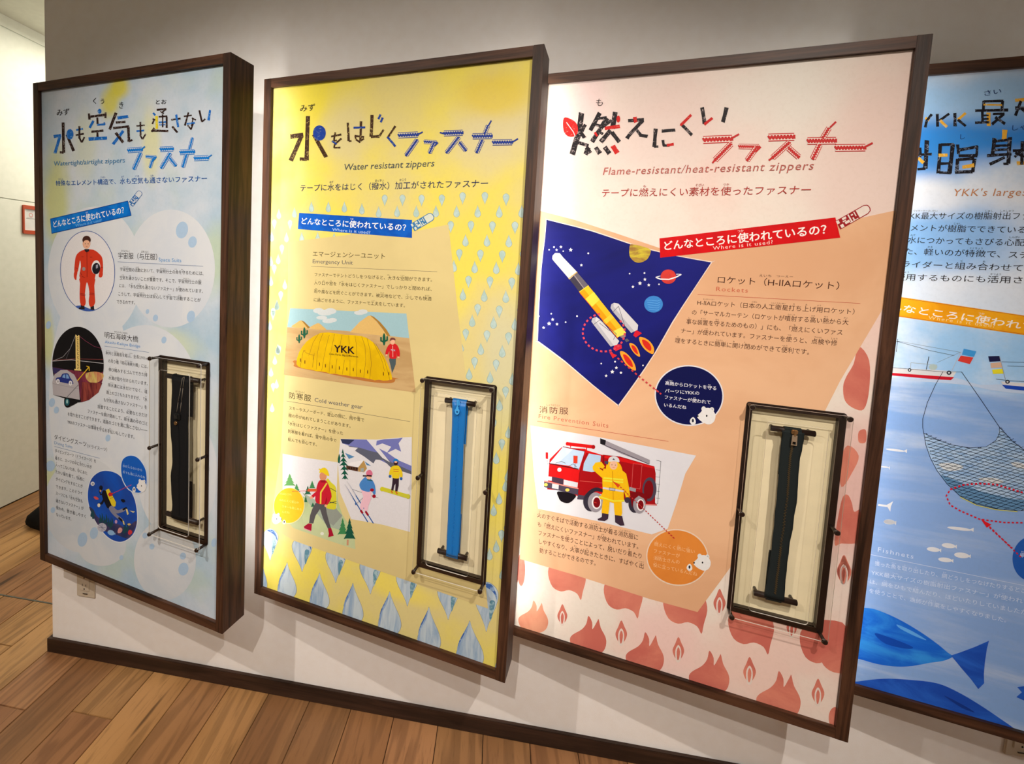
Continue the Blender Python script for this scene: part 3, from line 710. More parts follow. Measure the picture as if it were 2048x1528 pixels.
a.ell(420, 802, 16, 18, (150, 140, 140)).poly([424, 612, 472, 612, 470, 632, 448, 644, 430, 632], (36, 28, 36))
a.ell(446, 560, 37, 50, (226, 170, 140)).ell(447, 525, 40, 40, (66, 34, 28)).ell(447, 562, 31, 42, (230, 178, 148)).smooth([414, 540, 430, 512, 470, 508, 482, 545, 460, 528, 436, 528], (66, 34, 28))
a.ell(434, 562, 4, 5, (50, 30, 26), up=False).ell(462, 562, 4, 5, (50, 30, 26)).line([440, 588, 456, 588], 4, (190, 90, 80)).done()
a = Art(0, 'space_suit_text', 1.0).crop(80, 370, 4.776)
a.text('{宇宙服|うちゅうふく}（{与圧服|よあつふく}）', 748, 702, 1120, 718, 56, INK)
a.text('Space Suits', 1134, 728, 1350, 738, 34, (88, 150, 206), lat=True).line([742, 734, 1560, 776], 3.2, (70, 100, 150))
for t, x0, y0, x1, y1 in (('{宇宙空間|うちゅうくうかん}の{活動|かつどう}において、{宇宙飛行士|うちゅうひこうし}の{命|いのち}を{守|まも}るためには、', 766, 822, 1562, 864), ('{空気|くうき}を{通|とお}さないことが{重要|じゅうよう}です。そこで、{宇宙飛行士|うちゅうひこうし}の{服|ふく}', 764, 902, 1542, 950),
    ('には、「{水|みず}も{空気|くうき}も{通|とお}さないファスナー」が{使|つか}われています。', 758, 978, 1556, 1034), ('こうして、{宇宙飛行士|うちゅうひこうし}は{安心|あんしん}して{宇宙|うちゅう}で{活動|かつどう}することが', 748, 1056, 1536, 1118), ('できるのです。', 734, 1132, 908, 1142)):
    a.text(t, x0, y0, x1, y1, 34, INK, .004, furi=.3)
a.done()
a = Art(0, 'bridge_picture', 1.0).crop(80, 630, 4.776)
NIGHT = (14, 13, 18)
a.ell(364, 474, 246, 362, NIGHT, -.02, 60)
a.poly([130, 500, 250, 520, 400, 540, 560, 560, 606, 540, 600, 620, 560, 730, 470, 812, 400, 834, 380, 760, 300, 600, 140, 580], wash('city_lights', (130, 50, 70), (96, 36, 60), 60, (1, 1, .4)))
a.smooth([440, 560, 520, 540, 600, 560, 604, 600, 560, 640, 500, 650, 450, 620], wash('city_glow', (206, 196, 110), (190, 120, 90), 80, (1, 1, .3)))
a.poly([400, 640, 596, 650, 560, 740, 470, 810, 390, 830], wash('city_streaks', (150, 70, 60), (90, 30, 40), 70, (1, 1, .2)))
a.poly([120, 500, 240, 520, 230, 560, 140, 560, 126, 540], (52, 44, 92))
a.line([122, 440, 300, 428, 606, 462], 5, (190, 190, 196)).line([122, 432, 340, 418, 604, 425], 4, (130, 60, 60))
a.line([340, 195, 290, 320, 220, 400, 122, 440], 3, (170, 170, 176)).line([376, 200, 440, 250, 520, 300, 590, 320], 3, (140, 60, 90)).line([340, 200, 250, 420], 2, (120, 120, 130))
a.poly([340, 186, 352, 192, 358, 525, 344, 525], (232, 206, 126)).poly([366, 190, 378, 196, 386, 528, 372, 528], (232, 206, 126))
for i in range(9): y = 205+i*36; a.line([346+i, y, 376+i, y+2], 8, (232, 206, 126)).line([346+i, y, 376+i, y+34], 5, (220, 192, 110)).line([376+i, y, 348+i, y+34], 5, (220, 192, 110))
a.poly([330, 514, 396, 520, 396, 532, 332, 528], (232, 206, 126))
a.poly([120, 640, 140, 570, 200, 525, 260, 524, 330, 570, 370, 650, 384, 810, 250, 790, 128, 762], (176, 172, 178)).line([125, 655, 370, 705], 4, (150, 146, 154)).poly([128, 762, 384, 810, 366, 832, 320, 832, 250, 800], NIGHT)
a.smooth([160, 600, 200, 590, 218, 562, 268, 558, 292, 600, 314, 632, 312, 660, 200, 640, 156, 628], (34, 48, 128)).poly([214, 596, 224, 570, 244, 566, 246, 604], (120, 160, 210)).poly([252, 566, 268, 568, 284, 606, 254, 606], (120, 160, 210))
for x, y in ((174, 634), (294, 650)): a.ell(x, y, 17, 24, (222, 222, 226)).ell(x, y, 8, 12, (160, 160, 170))
a.line([250, 795, 368, 668], 6, (110, 110, 118)).smooth([236, 800, 262, 790, 296, 820, 360, 810, 366, 832, 300, 870, 262, 884, 236, 860], NIGHT).ell(262, 832, 22, 34, (30, 92, 104)).ell(262, 826, 9, 20, (150, 190, 190))
a.line([360, 628, 468, 500], 9, (218, 178, 40)).line([448, 488, 472, 496, 474, 530], 8, (218, 178, 40)).done()
a = Art(0, 'bridge_text', 1.0).crop(80, 630, 4.776)
a.text('{明石海峡大橋|あかしかいきょうおおはし}', 618, 218, 938, 262, 56, INK, furi=.28)
a.text('Akashi-Kaikyo Bridge', 620, 268, 958, 312, 26, (70, 140, 206), lat=True).line([616, 296, 1042, 357], 3, (70, 110, 160))
for t, x0, y0, x1, y1 in (('{本州|ほんしゅう}と{淡路島|あわじしま}を{結|むす}ぶ、{全長|ぜんちょう}3,911m', 628, 378, 1030, 432), ('の{吊|つ}り{橋|はし}「{明石海峡大橋|あかしかいきょうおおはし}」には、', 652, 455, 1030, 512), ('{伸|の}び{縮|ちぢ}みするゴムでできた{排|はい}', 656, 538, 1026, 590), ('{水溝|すいこう}が{取|と}り{付|つ}けられています。', 656, 616, 1030, 674),
    ('{排水溝|はいすいこう}には{水|みず}だけでなく、{道|どう}', 650, 684, 1026, 752), ('{路上|ろじょう}のゴミもたまりますが、「{水|みず}', 636, 754, 1026, 828), ('も{空気|くうき}も{通|とお}さないファスナー」を', 610, 826, 1022, 900), ('{設置|せっち}することにより、{必要|ひつよう}なときだけ', 552, 890, 1026, 980),
    ('ファスナーを{開|あ}け{閉|し}めして、{排水溝|はいすいこう}の{中|なか}のゴミ', 456, 934, 1026, 1058), ('を{取|と}り{出|だ}すことができます。{道路|どうろ}のゴミを{溝|みぞ}に{落|お}とさない――', 266, 962, 1026, 1122), ('YKKのファスナーは{環境|かんきょう}を{守|まも}るお{手伝|てつだ}いもしています。', 262, 1036, 902, 1184)):
    a.text(t, x0, y0, x1, y1, 34, INK, .004, furi=.26)
a.done()
a = Art(0, 'diving_text', 1.0).crop(70, 860, 4.776)
a.text('ダイビングスーツ', 186, 88, 492, 162, 46, INK).text('（ドライスーツ）', 498, 168, 690, 206, 34, INK).text('Diving Suits', 186, 134, 358, 176, 28, (110, 150, 196), lat=True).line([186, 156, 618, 270], 3, (70, 110, 160))
for t, x0, y0, x1, y1 in (('ダイビングスーツ（ドライスーツ）を', 192, 212, 584, 316), ('{着|き}ると、スーツの{中|なか}に{冷|つめ}たい{水|みず}が', 194, 282, 544, 372), ('{入|はい}ってこないため、{中|なか}にあた', 196, 348, 500, 430), ('たかい{服|ふく}を{着|き}て、{快適|かいてき}に', 198, 414, 472, 492), ('ダイビングをすることが', 200, 482, 458, 556), ('できます。このドライ', 202, 556, 454, 622),
    ('スーツにも「{水|みず}も{空気|くうき}も', 200, 618, 456, 698), ('{通|とお}さないファスナー」が', 200, 690, 466, 766), ('{使|つか}われ、{脱|ぬ}ぎ{着|き}しやすく', 202, 756, 486, 844), ('なっています。', 204, 822, 348, 868)):
    a.text(t, x0, y0, x1, y1, 32, INK, .006, furi=.26)
a.done()
a = Art(0, 'diver_picture', 1.0).crop(70, 860, 4.776)
a.smooth([690, 382, 800, 420, 900, 540, 965, 680, 985, 860, 950, 990, 870, 1062, 780, 1072, 680, 1020, 590, 900, 515, 740, 498, 600, 530, 470, 600, 400], (214, 222, 232), 6)
SEA = wash('deep_sea_wash', (22, 84, 190), (30, 70, 160), 9)
a.smooth([690, 390, 798, 427, 894, 545, 958, 683, 976, 860, 943, 985, 866, 1054, 782, 1064, 686, 1012, 597, 895, 522, 735, 506, 602, 536, 476, 604, 408], SEA, 6)
a.smooth([518, 740, 560, 760, 600, 830, 700, 880, 800, 900, 870, 930, 960, 870, 970, 900, 930, 990, 880, 1035, 780, 1000, 660, 960, 590, 890], wash('sea_bed', (70, 62, 100), (40, 50, 90), 30), 4)
for i, (x, y) in enumerate(((540, 740), (556, 760), (620, 800), (640, 790), (660, 820), (680, 800), (700, 830), (720, 850), (735, 830), (860, 890), (880, 880), (850, 900))): a.smooth([x, y, x+14, y+50, x+6, y+90, x-10, y+80, x-2, y+40], (28, 70, 84), 3)
a.ell(642, 930, 44, 42, (178, 180, 196)).line([610, 930, 676, 930], 3, (60, 70, 110)).line([642, 892, 642, 968], 3, (60, 70, 110)).line([616, 905, 668, 956], 3, (60, 70, 110)).ell(728, 980, 34, 24, (140, 180, 220), .3).poly([755, 990, 770, 980, 768, 1002], (140, 180, 220))
a.smooth([790, 970, 800, 940, 815, 930, 835, 945, 828, 975, 800, 985], (206, 150, 150)).smooth([890, 985, 900, 955, 925, 960, 930, 985, 905, 1000], (196, 60, 70)).ell(776, 875, 12, 18, (190, 150, 190))
BK = (20, 22, 34)
a.smooth([655, 575, 690, 590, 735, 650, 745, 720, 700, 748, 670, 700, 640, 620], BK).line([668, 650, 640, 700, 612, 706], 20, BK).line([660, 600, 630, 618, 616, 580], 10, BK).ell(612, 718, 14, 18, (226, 220, 200)).ell(632, 552, 17, 24, BK).ell(628, 580, 8, 10, (200, 150, 120)).line([655, 500, 650, 560], 5, (40, 60, 140))
a.poly([678, 572, 708, 560, 776, 690, 770, 728, 742, 734, 700, 640], (222, 200, 44)).line([705, 612, 740, 600], 5, (190, 60, 40)).line([718, 655, 752, 640], 5, (150, 140, 30)).ell(720, 612, 14, 18, (190, 40, 40))
a.smooth([708, 750, 740, 722, 790, 765, 850, 745, 860, 772, 800, 795, 780, 800, 840, 850, 830, 868, 760, 820], (128, 130, 150)).line([840, 760, 880, 742], 18, BK).line([800, 835, 850, 880], 18, BK).poly([868, 752, 884, 752, 898, 800, 884, 812], (214, 200, 140)).poly([838, 862, 852, 868, 860, 905, 846, 900], (214, 200, 140)).poly([905, 768, 958, 778, 940, 790], (206, 196, 150)).ell(902, 900, 16, 10, (206, 180, 110))
a.ell(553, 512, 20, 20, (206, 210, 222)).ell(556, 514, 6, 6, BK).smooth([562, 638, 590, 636, 612, 658, 585, 664], (206, 80, 80)).smooth([822, 664, 850, 660, 866, 682, 840, 690], BK)
a.smooth([910, 236, 990, 260, 1055, 350, 1076, 440, 1070, 540, 1020, 600, 950, 600, 880, 555, 830, 460, 818, 350, 840, 270], (206, 218, 232), 5).smooth([912, 244, 986, 268, 1048, 354, 1068, 440, 1062, 535, 1016, 592, 952, 592, 885, 548, 837, 456, 826, 350, 846, 277], (24, 92, 190), 5)
a.text('{水|みず}が{入|はい}らないから', 842, 352, 1026, 396, 24, (176, 204, 232), furi=.3).text('{冬|ふゆ}でも{海|うみ}に{入|はい}れるね', 842, 412, 1054, 464, 24, (176, 204, 232), furi=.3)
a.dots([745, 605, 925, 522], 8, (206, 60, 70), 14).poly([700, 610, 745, 602, 740, 628, 712, 634], (200, 40, 44))
def bear(a, x, y, r, flip=1, yr=1.0):
    """a plain white bear head in profile with a thumbs-up paw"""
    a.ell(x+r*.55*flip, y-r*.75*yr, r*.26, r*.3*yr, (222, 224, 226)).ell(x+r*.55*flip, y-r*.72*yr, r*.13, r*.16*yr, (170, 176, 186)).ell(x-r*.4*flip, y-r*.85*yr, r*.26, r*.3*yr, (222, 224, 226))
    a.smooth([x-r*1.15*flip, y-r*.05, x-r*.75*flip, y-r*.45*yr, x-r*.35*flip, y-r*.9*yr, x+r*.4*flip, y-r*.9*yr, x+r*.95*flip, y-r*.2*yr, x+r*.8*flip, y+r*.6*yr, x+r*.2*flip, y+r*.95*yr, x-r*.5*flip, y+r*.7*yr, x-r*1.0*flip, y+r*.3*yr], (228, 229, 230))
    a.ell(x-r*.05*flip, y-r*.05, r*.09, r*.12*yr, (20, 20, 24)).ell(x-r*1.08*flip, y-r*.02, r*.10, r*.10*yr, (20, 20, 24))
    a.smooth([x-r*1.9*flip, y+r*.3*yr, x-r*1.6*flip, y+r*.1*yr, x-r*1.35*flip, y+r*.4*yr, x-r*1.35*flip, y+r*.85*yr, x-r*1.75*flip, y+r*.95*yr, x-r*2.0*flip, y+r*.65*yr], (228, 229, 230)).ell(x-r*1.65*flip, y+r*.5*yr, r*.12, r*.2*yr, (40, 44, 60))
bear(a, 1022, 535, 44, 1, 1.35); a.done()
# ================================================ board 2: water resistant zippers
def drop(a, x, y, w, h, flip, c, o, ow=1.6):
    """a raindrop outline: point up, or point down when flip is -1; y is the point"""
    pts = []
    for t, q in ((0, 0), (.12, .07), (.30, .21), (.50, .39), (.68, .49), (.82, .46), (.94, .27), (1, 0)): pts.append((q*w, t*h))
    full = [(x+px_, y+flip*py_) for px_, py_ in pts]+[(x-px_, y+flip*py_) for px_, py_ in reversed(pts[1:-1])]
    g = ow
    out = [(x+(px_-x)*(1+2*g/w), y+flip*(-g*1.4)+(py_-y)*(1+2.2*g/h)) for px_, py_ in full]
    z = a.z; a.smooth([v for p in out for v in p], o, 3); a.smooth([v for p in full for v in p], c, 3); a.z = z+.12
DROP = wash('small_drop_wash', (168, 196, 190), (186, 208, 206), 60)
DOUT = (120, 150, 160)
rows = [(70, -1, [(912, 153), (1042, 153), (1182, 155), (1330, 155), (1482, 140), (1645, 140), (1800, 152)]), (150, 1, [(138, 175), (252, 165), (376, 122), (500, 122), (617, 122), (745, 135), (868, 158), (1003, 152), (1143, 152), (1287, 150), (1438, 150), (1592, 150), (1750, 150), (1915, 148)]),
        (0, -1, [(105, 325), (220, 330), (1395, 350), (1543, 350), (1700, 355), (1865, 358)]), (0, 1, [(86, 340), (194, 345), (305, 345), (422, 345), (542, 350), (668, 350), (1503, 362), (1660, 362), (1820, 365)]),
        (0, -1, [(160, 510), (1458, 555), (1612, 562), (1772, 568), (1925, 570)]), (0, 1, [(133, 505), (1418, 550), (1570, 557), (1728, 562), (1890, 568), (80, 520)]), (0, -1, [(104, 655), (1525, 752), (1682, 758), (1842, 768)]),
        (0, 1, [(80, 665), (182, 690), (1484, 757), (1640, 765), (1798, 772)]), (0, -1, [(152, 850), (1592, 958), (1750, 972), (1905, 980)]), (0, 1, [(124, 840), (1400, 960), (1552, 950), (1708, 962), (1865, 972)]),
        (0, -1, [(95, 990), (1505, 1140), (1660, 1152), (1818, 1168)]), (0, 1, [(72, 990), (130, 1165), (1468, 1140), (1615, 1155), (1772, 1172)])]
each(1, 'raindrop', .1, [(x, y, 30+16*x/1900, 72+18*x/1900, fl, DROP, DOUT, 2.0) for _h, fl, ps in rows for (x, y) in ps], drop, (520, 370, 3.657))
each(1, 'raindrop', .1, [(x, y, 36, 72, fl, DROP, DOUT, 2) for x, y, fl in ((425, 25, -1), (557, 40, -1), (392, 18, 1), (520, 38, 1), (656, 50, 1), (615, 205, -1), (578, 208, 1), (632, 375, 1), (592, 525, -1), (558, 532, 1), (615, 700, 1), (575, 780, 1), (542, 850, 1), (628, 640, 1), (590, 1082, -1), (558, 1072, 1), (516, 1120, 1), (596, 1240, 1), (624, 945, 1), (540, 400, -1))], drop, (810, 730, 3.056))
each(1, 'raindrop', .1, [(x, y, 40, 85, fl, DROP, DOUT, 2) for x, y, fl in ((65, 55, 1), (30, 205, -1), (75, 460, 1), (45, 560, 1), (10, 670, 1), (82, 555, -1), (20, 1000, 1), (60, 780, 1), (30, 900, -1))], drop, (540, 590, 4.631))
TEXP = wash('text_card_beige', (214, 198, 140), (206, 190, 134), 3)
BIG = wash('big_drop_wash', (188, 204, 214), (138, 166, 196), 26, (2.2, 1, .35), .4, .72)
BIGB = (66, 92, 150)
SHB, SHT = textured('drop_shade_blue', (58, 98, 170), (140, 170, 204), 40, .45, .62), textured('drop_shade_teal', (92, 138, 160), (160, 190, 200), 50, .45, .62)
SH2 = wash('drop_shade_soft', (120, 150, 196), (150, 176, 206), 30)
def bigdrop(a, x, y, w, h, fl):
    drop(a, x, y, w, h, fl, BIG, (98, 104, 120), 2.2)
    if fl > 0:
        a.smooth([x-3, y+14, x-w*.13, y+h*.16, x-w*.33, y+h*.36, x-w*.45, y+h*.58, x-w*.44, y+h*.76, x-w*.38, y+h*.62, x-w*.33, y+h*.46, x-w*.12, y+h*.26], SH2, 3)
        a.smooth([x-3, y+12, x-w*.15, y+h*.17, x-w*.36, y+h*.38, x-w*.45, y+h*.55, x-w*.38, y+h*.46, x-w*.2, y+h*.27], SHB, 3)
    else:
        a.smooth([x+w*.16, y-h*.62, x+w*.36, y-h*.60, x+w*.30, y-h*.42, x+w*.16, y-h*.2, x+w*.12, y-h*.42], SHT, 3)
        a.smooth([x-w*.2, y-h*.95, x+w*.2, y-h*.95, x+w*.42, y-h*.75, x+w*.44, y-h*.62, x+w*.3, y-h*.78, x+w*.05, y-h*.88], SHB, 3)
each(1, 'large_raindrop', .15, ((150, 155, 120, 240, -1), (388, 235, 150, 260, -1), (638, 318, 150, 270, -1), (897, 402, 160, 280, -1), (1172, 492, 165, 290, -1), (1476, 592, 160, 290, -1), (1760, 682, 180, 370, -1),
    (92, 175, 70, 220, 1), (276, 168, 142, 280, 1), (518, 246, 146, 290, 1), (766, 322, 156, 320, 1), (1040, 385, 172, 340, 1), (1332, 500, 178, 360, 1), (1636, 602, 210, 380, 1), (1900, 740, 170, 400, 1)), bigdrop, (500, 1080, 3.724))
a = Art(1, 'text_card', .9).crop(0, 0, 1)
a.poly([576, 484, 711, 468, 823, 464, 897, 449, 905, 523, 915, 616, 929, 730, 950, 950, 976, 1217, 880, 1184, 725, 1130, 590, 1082, 562, 1066, 540, 1056, 562, 900, 572, 700, 576, 560], TEXP)
a.done()
BR2 = textured('block_print_umber', (62, 40, 24), (170, 150, 90)); BL2 = textured('block_print_navy', (24, 60, 150), (110, 130, 140))
a = Art(1, 'title_lettering', 1.0).crop(510, 80, 3.413)
a.strokes('''b 240 658 330 650 28;b 318 655 245 825 26;b 360 520 352 820 24;b 356 815 306 812 20;b 400 645 485 800 24
b 520 660 590 645 11;b 548 630 540 680 11;b 545 680 530 700 11;b 530 690 560 685 10;b 590 672 545 712 11;l 525 690 558 712 10;b 538 735 584 735 10;b 545 712 540 735 10
b 634 565 640 690 14;b 640 692 660 688 10;b 724 555 720 690 14;l 672 600 754 596 12;b 680 655 745 662 11;b 690 680 720 700 11;b 684 655 690 685 10;b 720 690 745 672 10
b 800 510 794 660 19;b 792 660 850 658 15;b 850 655 878 612 12;l 858 508 842 540 13;l 872 530 858 562 13
b 958 588 905 668 12;l 905 662 960 728 14''', {'b': BR2, 'l': BL2})
a.ell(440, 635, 44, 52, BL2)
NV = (34, 58, 140)
a.zips('978 652 1112 645 36;1108 680 1032 788 28;1154 694 1240 700 26;1222 702 1192 772 26;1290 638 1418 633 36;1392 662 1308 770 28;1396 698 1440 755 28;1486 658 1618 656 36;1592 582 1568 640 26;1552 682 1514 768 30;1622 700 1756 698 36', NV, (214, 208, 170))
for q in ([1112, 645, 1146, 628], [1262, 632, 1292, 640], [1594, 585, 1614, 550], [1756, 698, 1796, 674], [1040, 772, 1028, 792], [1250, 700, 1226, 724]): a.line(q, 10, NV)
a.text('みず', 308, 492, 410, 482, 46, INK)
a.text('Water resistant zippers', 605, 889, 1222, 862, 42, (74, 84, 88), lat=True, shear=.15)
a.text('テープに{水|みず}をはじく（{撥水|はっすい}）{加工|かこう}がされたファスナー', 310, 1034, 1590, 1004, 44, (34, 46, 92), .004)
a.done()
a = Art(1, 'question_banner', 1.6).crop(520, 370, 3.657)
a.poly([287, 204, 1112, 256, 1112, 387, 278, 322], wash('banner_royal_blue', (10, 78, 178), (16, 96, 200), 20))
a.text('どんなところに{使|つか}われているの？', 304, 286, 1066, 338, 46, (236, 240, 246), .022, furi=.32)
a.text('Where is it used?', 528, 336, 806, 358, 21, (176, 206, 240), lat=True)
pull(a, 1116, 312, 1268, 222, 62, (60, 120, 170), (206, 214, 200)); a.done()
a = Art(1, 'emergency_unit_text', 1.3).crop(520, 370, 3.657)
a.text('エマージェンシーユニット', 386, 522, 914, 542, 38, (64, 54, 30)).text('Emergency Unit', 386, 572, 680, 582, 28, (92, 92, 96), lat=True).line([374, 595, 1296, 634], 2.2, (110, 100, 90))
for t, x0, y0, x1, y1 in (('ファスナーでテントどうしをつなげると、{大|おお}きな{空間|くうかん}ができます。', 400, 668, 1258, 708), ('{入|い}り{口|ぐち}や{窓|まど}を「{水|みず}をはじくファスナー」でしっかりと{閉|し}めれば、', 396, 728, 1256, 776), ('{雨|あめ}や{風|かぜ}などを{防|ふせ}ぐことができます。{被災地|ひさいち}などで、{少|すこ}しでも{快適|かいてき}', 396, 790, 1254, 848), ('に{過|す}ごせるように、ファスナーで{工夫|くふう}をしています。', 394, 852, 1060, 896)):
    a.text(t, x0, y0, x1, y1, 26, (58, 46, 22), .004, furi=.3)
a.crop(540, 590, 4.631).text('{防寒服|ぼうかんふく}', 178, 958, 380, 988, 58, (58, 46, 22), gap=1.15, furi=.3).text('Cold weather gear', 414, 988, 858, 1056, 36, (86, 88, 98), lat=True).line([155, 982, 1298, 1172], 3, (96, 90, 84))
for t, x0, y0, x1, y1 in (('スキーやスノーボード、{登山|とざん}の{際|さい}に、{雨|あめ}や{雪|ゆき}で', 178, 1062, 872, 1176), ('{服|ふく}の{中|なか}がぬれてしまうことがあります。', 172, 1130, 746, 1232), ('「{水|みず}をはじくファスナー」を{使|つか}った', 168, 1204, 676, 1298), ('{防寒服|ぼうかんふく}を{着|き}れば、{雪|ゆき}や{雨|あめ}の{中|なか}で', 168, 1276, 616, 1366), ('{転|ころ}んでも{安心|あんしん}です。', 168, 1352, 434, 1402)):
    a.text(t, x0, y0, x1, y1, 32, (58, 46, 22), .004, furi=.28)
a.done()
# dome tent in the desert
a = Art(1, 'dome_tent_picture', 1.2).crop(540, 590, 4.631)
a.poly([188, 122, 740, 148, 1264, 172, 1290, 400, 700, 340, 160, 300], (150, 186, 196))
for x, y, rx, ry in ((450, 145, 50, 24), (510, 165, 70, 26), (560, 150, 55, 28), (480, 210, 50, 18), (540, 240, 55, 22), (580, 232, 40, 20), (830, 165, 50, 20), (860, 155, 45, 22)): a.ell(x, y, rx, ry, (196, 204, 206))
SAND = wash('sand_print', (196, 166, 118), (180, 148, 100), 14, (.4, 1, 2))
a.poly([160, 298, 700, 332, 1290, 400, 1350, 902, 800, 830, 126, 738], SAND)
a.smooth([200, 296, 240, 262, 290, 235, 330, 270, 365, 308, 300, 306], (206, 172, 104)).poly([290, 234, 318, 246, 372, 300, 352, 310, 325, 275], (150, 112, 46)).smooth([370, 308, 420, 270, 455, 262, 490, 290, 515, 322], (206, 172, 104))
a.poly([740, 345, 830, 250, 910, 192, 940, 190, 1000, 260, 1060, 340, 1090, 380, 1000, 372], (210, 176, 108)).poly([928, 188, 960, 200, 1020, 250, 1080, 320, 1116, 382, 1088, 380, 1040, 310, 990, 245], (160, 118, 48))
a.smooth([228, 640, 250, 670, 500, 720, 900, 800, 1120, 815, 1160, 780, 1120, 760, 300, 610], (176, 112, 54))
TY = wash('tent_yellow', (222, 184, 8), (208, 168, 10), 16)
a.poly([470, 350, 540, 346, 620, 356, 700, 368, 780, 372, 850, 380, 900, 398, 960, 440, 1010, 500, 1060, 570, 1100, 660, 1128, 740, 1132, 782, 1090, 790, 1050, 792, 1010, 784, 970, 790, 930, 778, 880, 770, 840, 762, 800, 756, 760, 755, 700, 742, 650, 738, 600, 728, 560, 730, 520, 714, 470, 706, 430, 705, 380, 690, 340, 686, 300, 678, 262, 660, 246, 640, 250, 590, 270, 530, 300, 480, 340, 430, 400, 385], TY)
LN = (120, 82, 30)
for q in ([450, 360, 400, 440, 372, 530, 360, 560], [492, 352, 460, 440, 440, 540, 428, 690], [550, 370, 520, 480, 500, 580, 480, 700], [600, 362, 580, 450, 560, 560, 548, 720], [668, 370, 655, 440, 650, 480], [622, 590, 612, 660, 608, 725], [730, 374, 735, 460], [690, 600, 672, 735], [788, 378, 800, 450, 806, 600, 802, 752], [742, 600, 742, 745], [850, 384, 880, 470, 888, 600, 870, 765], [900, 400, 930, 520, 940, 640, 925, 775], [960, 440, 1020, 560, 1048, 640, 1060, 700], [980, 450, 1060, 600, 1100, 740, 1110, 785], [400, 600, 412, 540, 408, 560, 395, 670], [280, 670, 310, 520, 330, 510]): a.line(q, 2.6, LN)
a.line([312, 512, 340, 538, 412, 560], 2.6, LN)
for x, y in ((460, 640), (515, 655), (578, 665), (643, 675), (713, 685), (773, 690), (838, 705), (905, 712), (284, 602), (325, 620), (1052, 730), (1102, 728)): a.line([x, y-15, x, y+15], 7, (90, 40, 16))
a.text('YKK', 596, 526, 782, 544, 62, (38, 20, 26), .03, lat=True).text('Little Parts. Big Difference.', 550, 552, 820, 578, 15, (60, 40, 20), .01, lat=True)
GR = (26, 88, 64)
for x, y, s_ in ((320, 350, 1), (272, 405, .8), (1058, 410, 1.1)):
    a.ell(x, y, 12*s_, 52*s_, GR).line([x-26*s_, y-16*s_, x-26*s_, y+12*s_, x, y+24*s_], 13*s_, GR).line([x+26*s_, y-22*s_, x+26*s_, y+6*s_, x, y+20*s_], 13*s_, GR)
a.poly([1112, 582, 1168, 586, 1166, 640, 1150, 680, 1132, 722, 1120, 660, 1104, 600], (74, 88, 92)).smooth([1110, 455, 1170, 455, 1200, 510, 1202, 570, 1182, 572, 1172, 530, 1172, 586, 1108, 582, 1108, 520, 1090, 552, 1070, 548, 1080, 500], (196, 34, 38), 3)
a.ell(1137, 430, 22, 30, (222, 170, 140)).smooth([1112, 425, 1118, 400, 1140, 394, 1162, 405, 1160, 420, 1138, 414], (110, 64, 60)).line([1138, 470, 1140, 575], 4, (230, 200, 190)).line([1115, 505, 1165, 512], 7, (120, 60, 110)).text('YKK', 1120, 516, 1162, 520, 14, (230, 220, 220), lat=True).ell(1082, 556, 10, 8, (222, 170, 140)).ell(1192, 576, 10, 8, (222, 170, 140)).done()
# skiing and hiking pictures
a = Art(1, 'skiing_picture', 1.2).crop(520, 860, 4.494)
SN = (214, 214, 220)
a.poly([724, 78, 1040, 86, 1282, 66, 1364, 62, 1366, 300, 1362, 560, 1350, 916, 1100, 850, 820, 800, 780, 700, 720, 560, 700, 300], SN)
a.poly([724, 80, 960, 86, 1000, 130, 1140, 200, 1240, 270, 1362, 322, 1362, 400, 1180, 320, 1080, 270, 900, 180, 800, 140, 740, 120], (110, 116, 180)).poly([724, 80, 850, 88, 800, 130, 740, 118], (46, 52, 86)).poly([790, 140, 900, 160, 1000, 190, 1100, 210, 1180, 290, 1230, 310, 1362, 370, 1362, 398, 1180, 340, 1110, 270, 1040, 265, 1020, 300, 940, 240, 860, 190], (90, 94, 112))
a.poly([960, 88, 1010, 90, 1170, 290, 1100, 250], SN).poly([800, 150, 880, 160, 850, 190, 870, 215], SN).poly([930, 230, 1000, 320, 955, 285], SN).poly([1040, 265, 1110, 335, 1060, 320], SN).poly([1050, 96, 1120, 82, 1240, 76, 1284, 68, 1246, 120, 1270, 195, 1220, 170, 1140, 206, 1180, 150, 1100, 120, 1044, 140], (110, 116, 180))
a.poly([765, 205, 850, 240, 800, 260], (80, 130, 176)).poly([940, 280, 1000, 322, 960, 315], (80, 130, 176))
a.poly([780, 310, 820, 290, 936, 270, 880, 335], (226, 226, 230)).poly([776, 318, 884, 336, 880, 372, 776, 352], (84, 54, 40)).poly([884, 336, 934, 272, 962, 345, 936, 380, 882, 372], (176, 142, 84)).poly([905, 345, 935, 340, 934, 376, 905, 374], (150, 160, 160))
for i in range(4): a.poly([796+i*22, 330+i*2, 808+i*22, 332+i*2, 808+i*22, 352+i*2, 796+i*22, 350+i*2], (40, 28, 26))
for y, w in ((190, 12), (225, 24), (265, 34), (300, 42), (340, 38), (380, 34), (420, 30)): x = 745+(y-190)*.09; a.poly([x, y-22, x+w, y+26, x+w*.3, y+14, x, y+24, x-w*.4, y+14, x-w, y+22], (22, 84, 66))
a.poly([700, 260, 712, 210, 724, 250, 716, 300, 702, 292], (22, 84, 66))
SB = (44, 92, 160)
a.line([762, 488, 970, 826], 9, SB).line([782, 460, 1020, 838], 9, SB).line([762, 488, 830, 610], 9, (200, 200, 206)).line([782, 460, 860, 590], 9, (200, 200, 206)).line([830, 532, 1064, 610], 3, (90, 90, 100)).line([856, 672, 980, 560], 3, (90, 90, 100)).line([858, 655, 864, 672], 10, SB)
PK = (226, 184, 200)
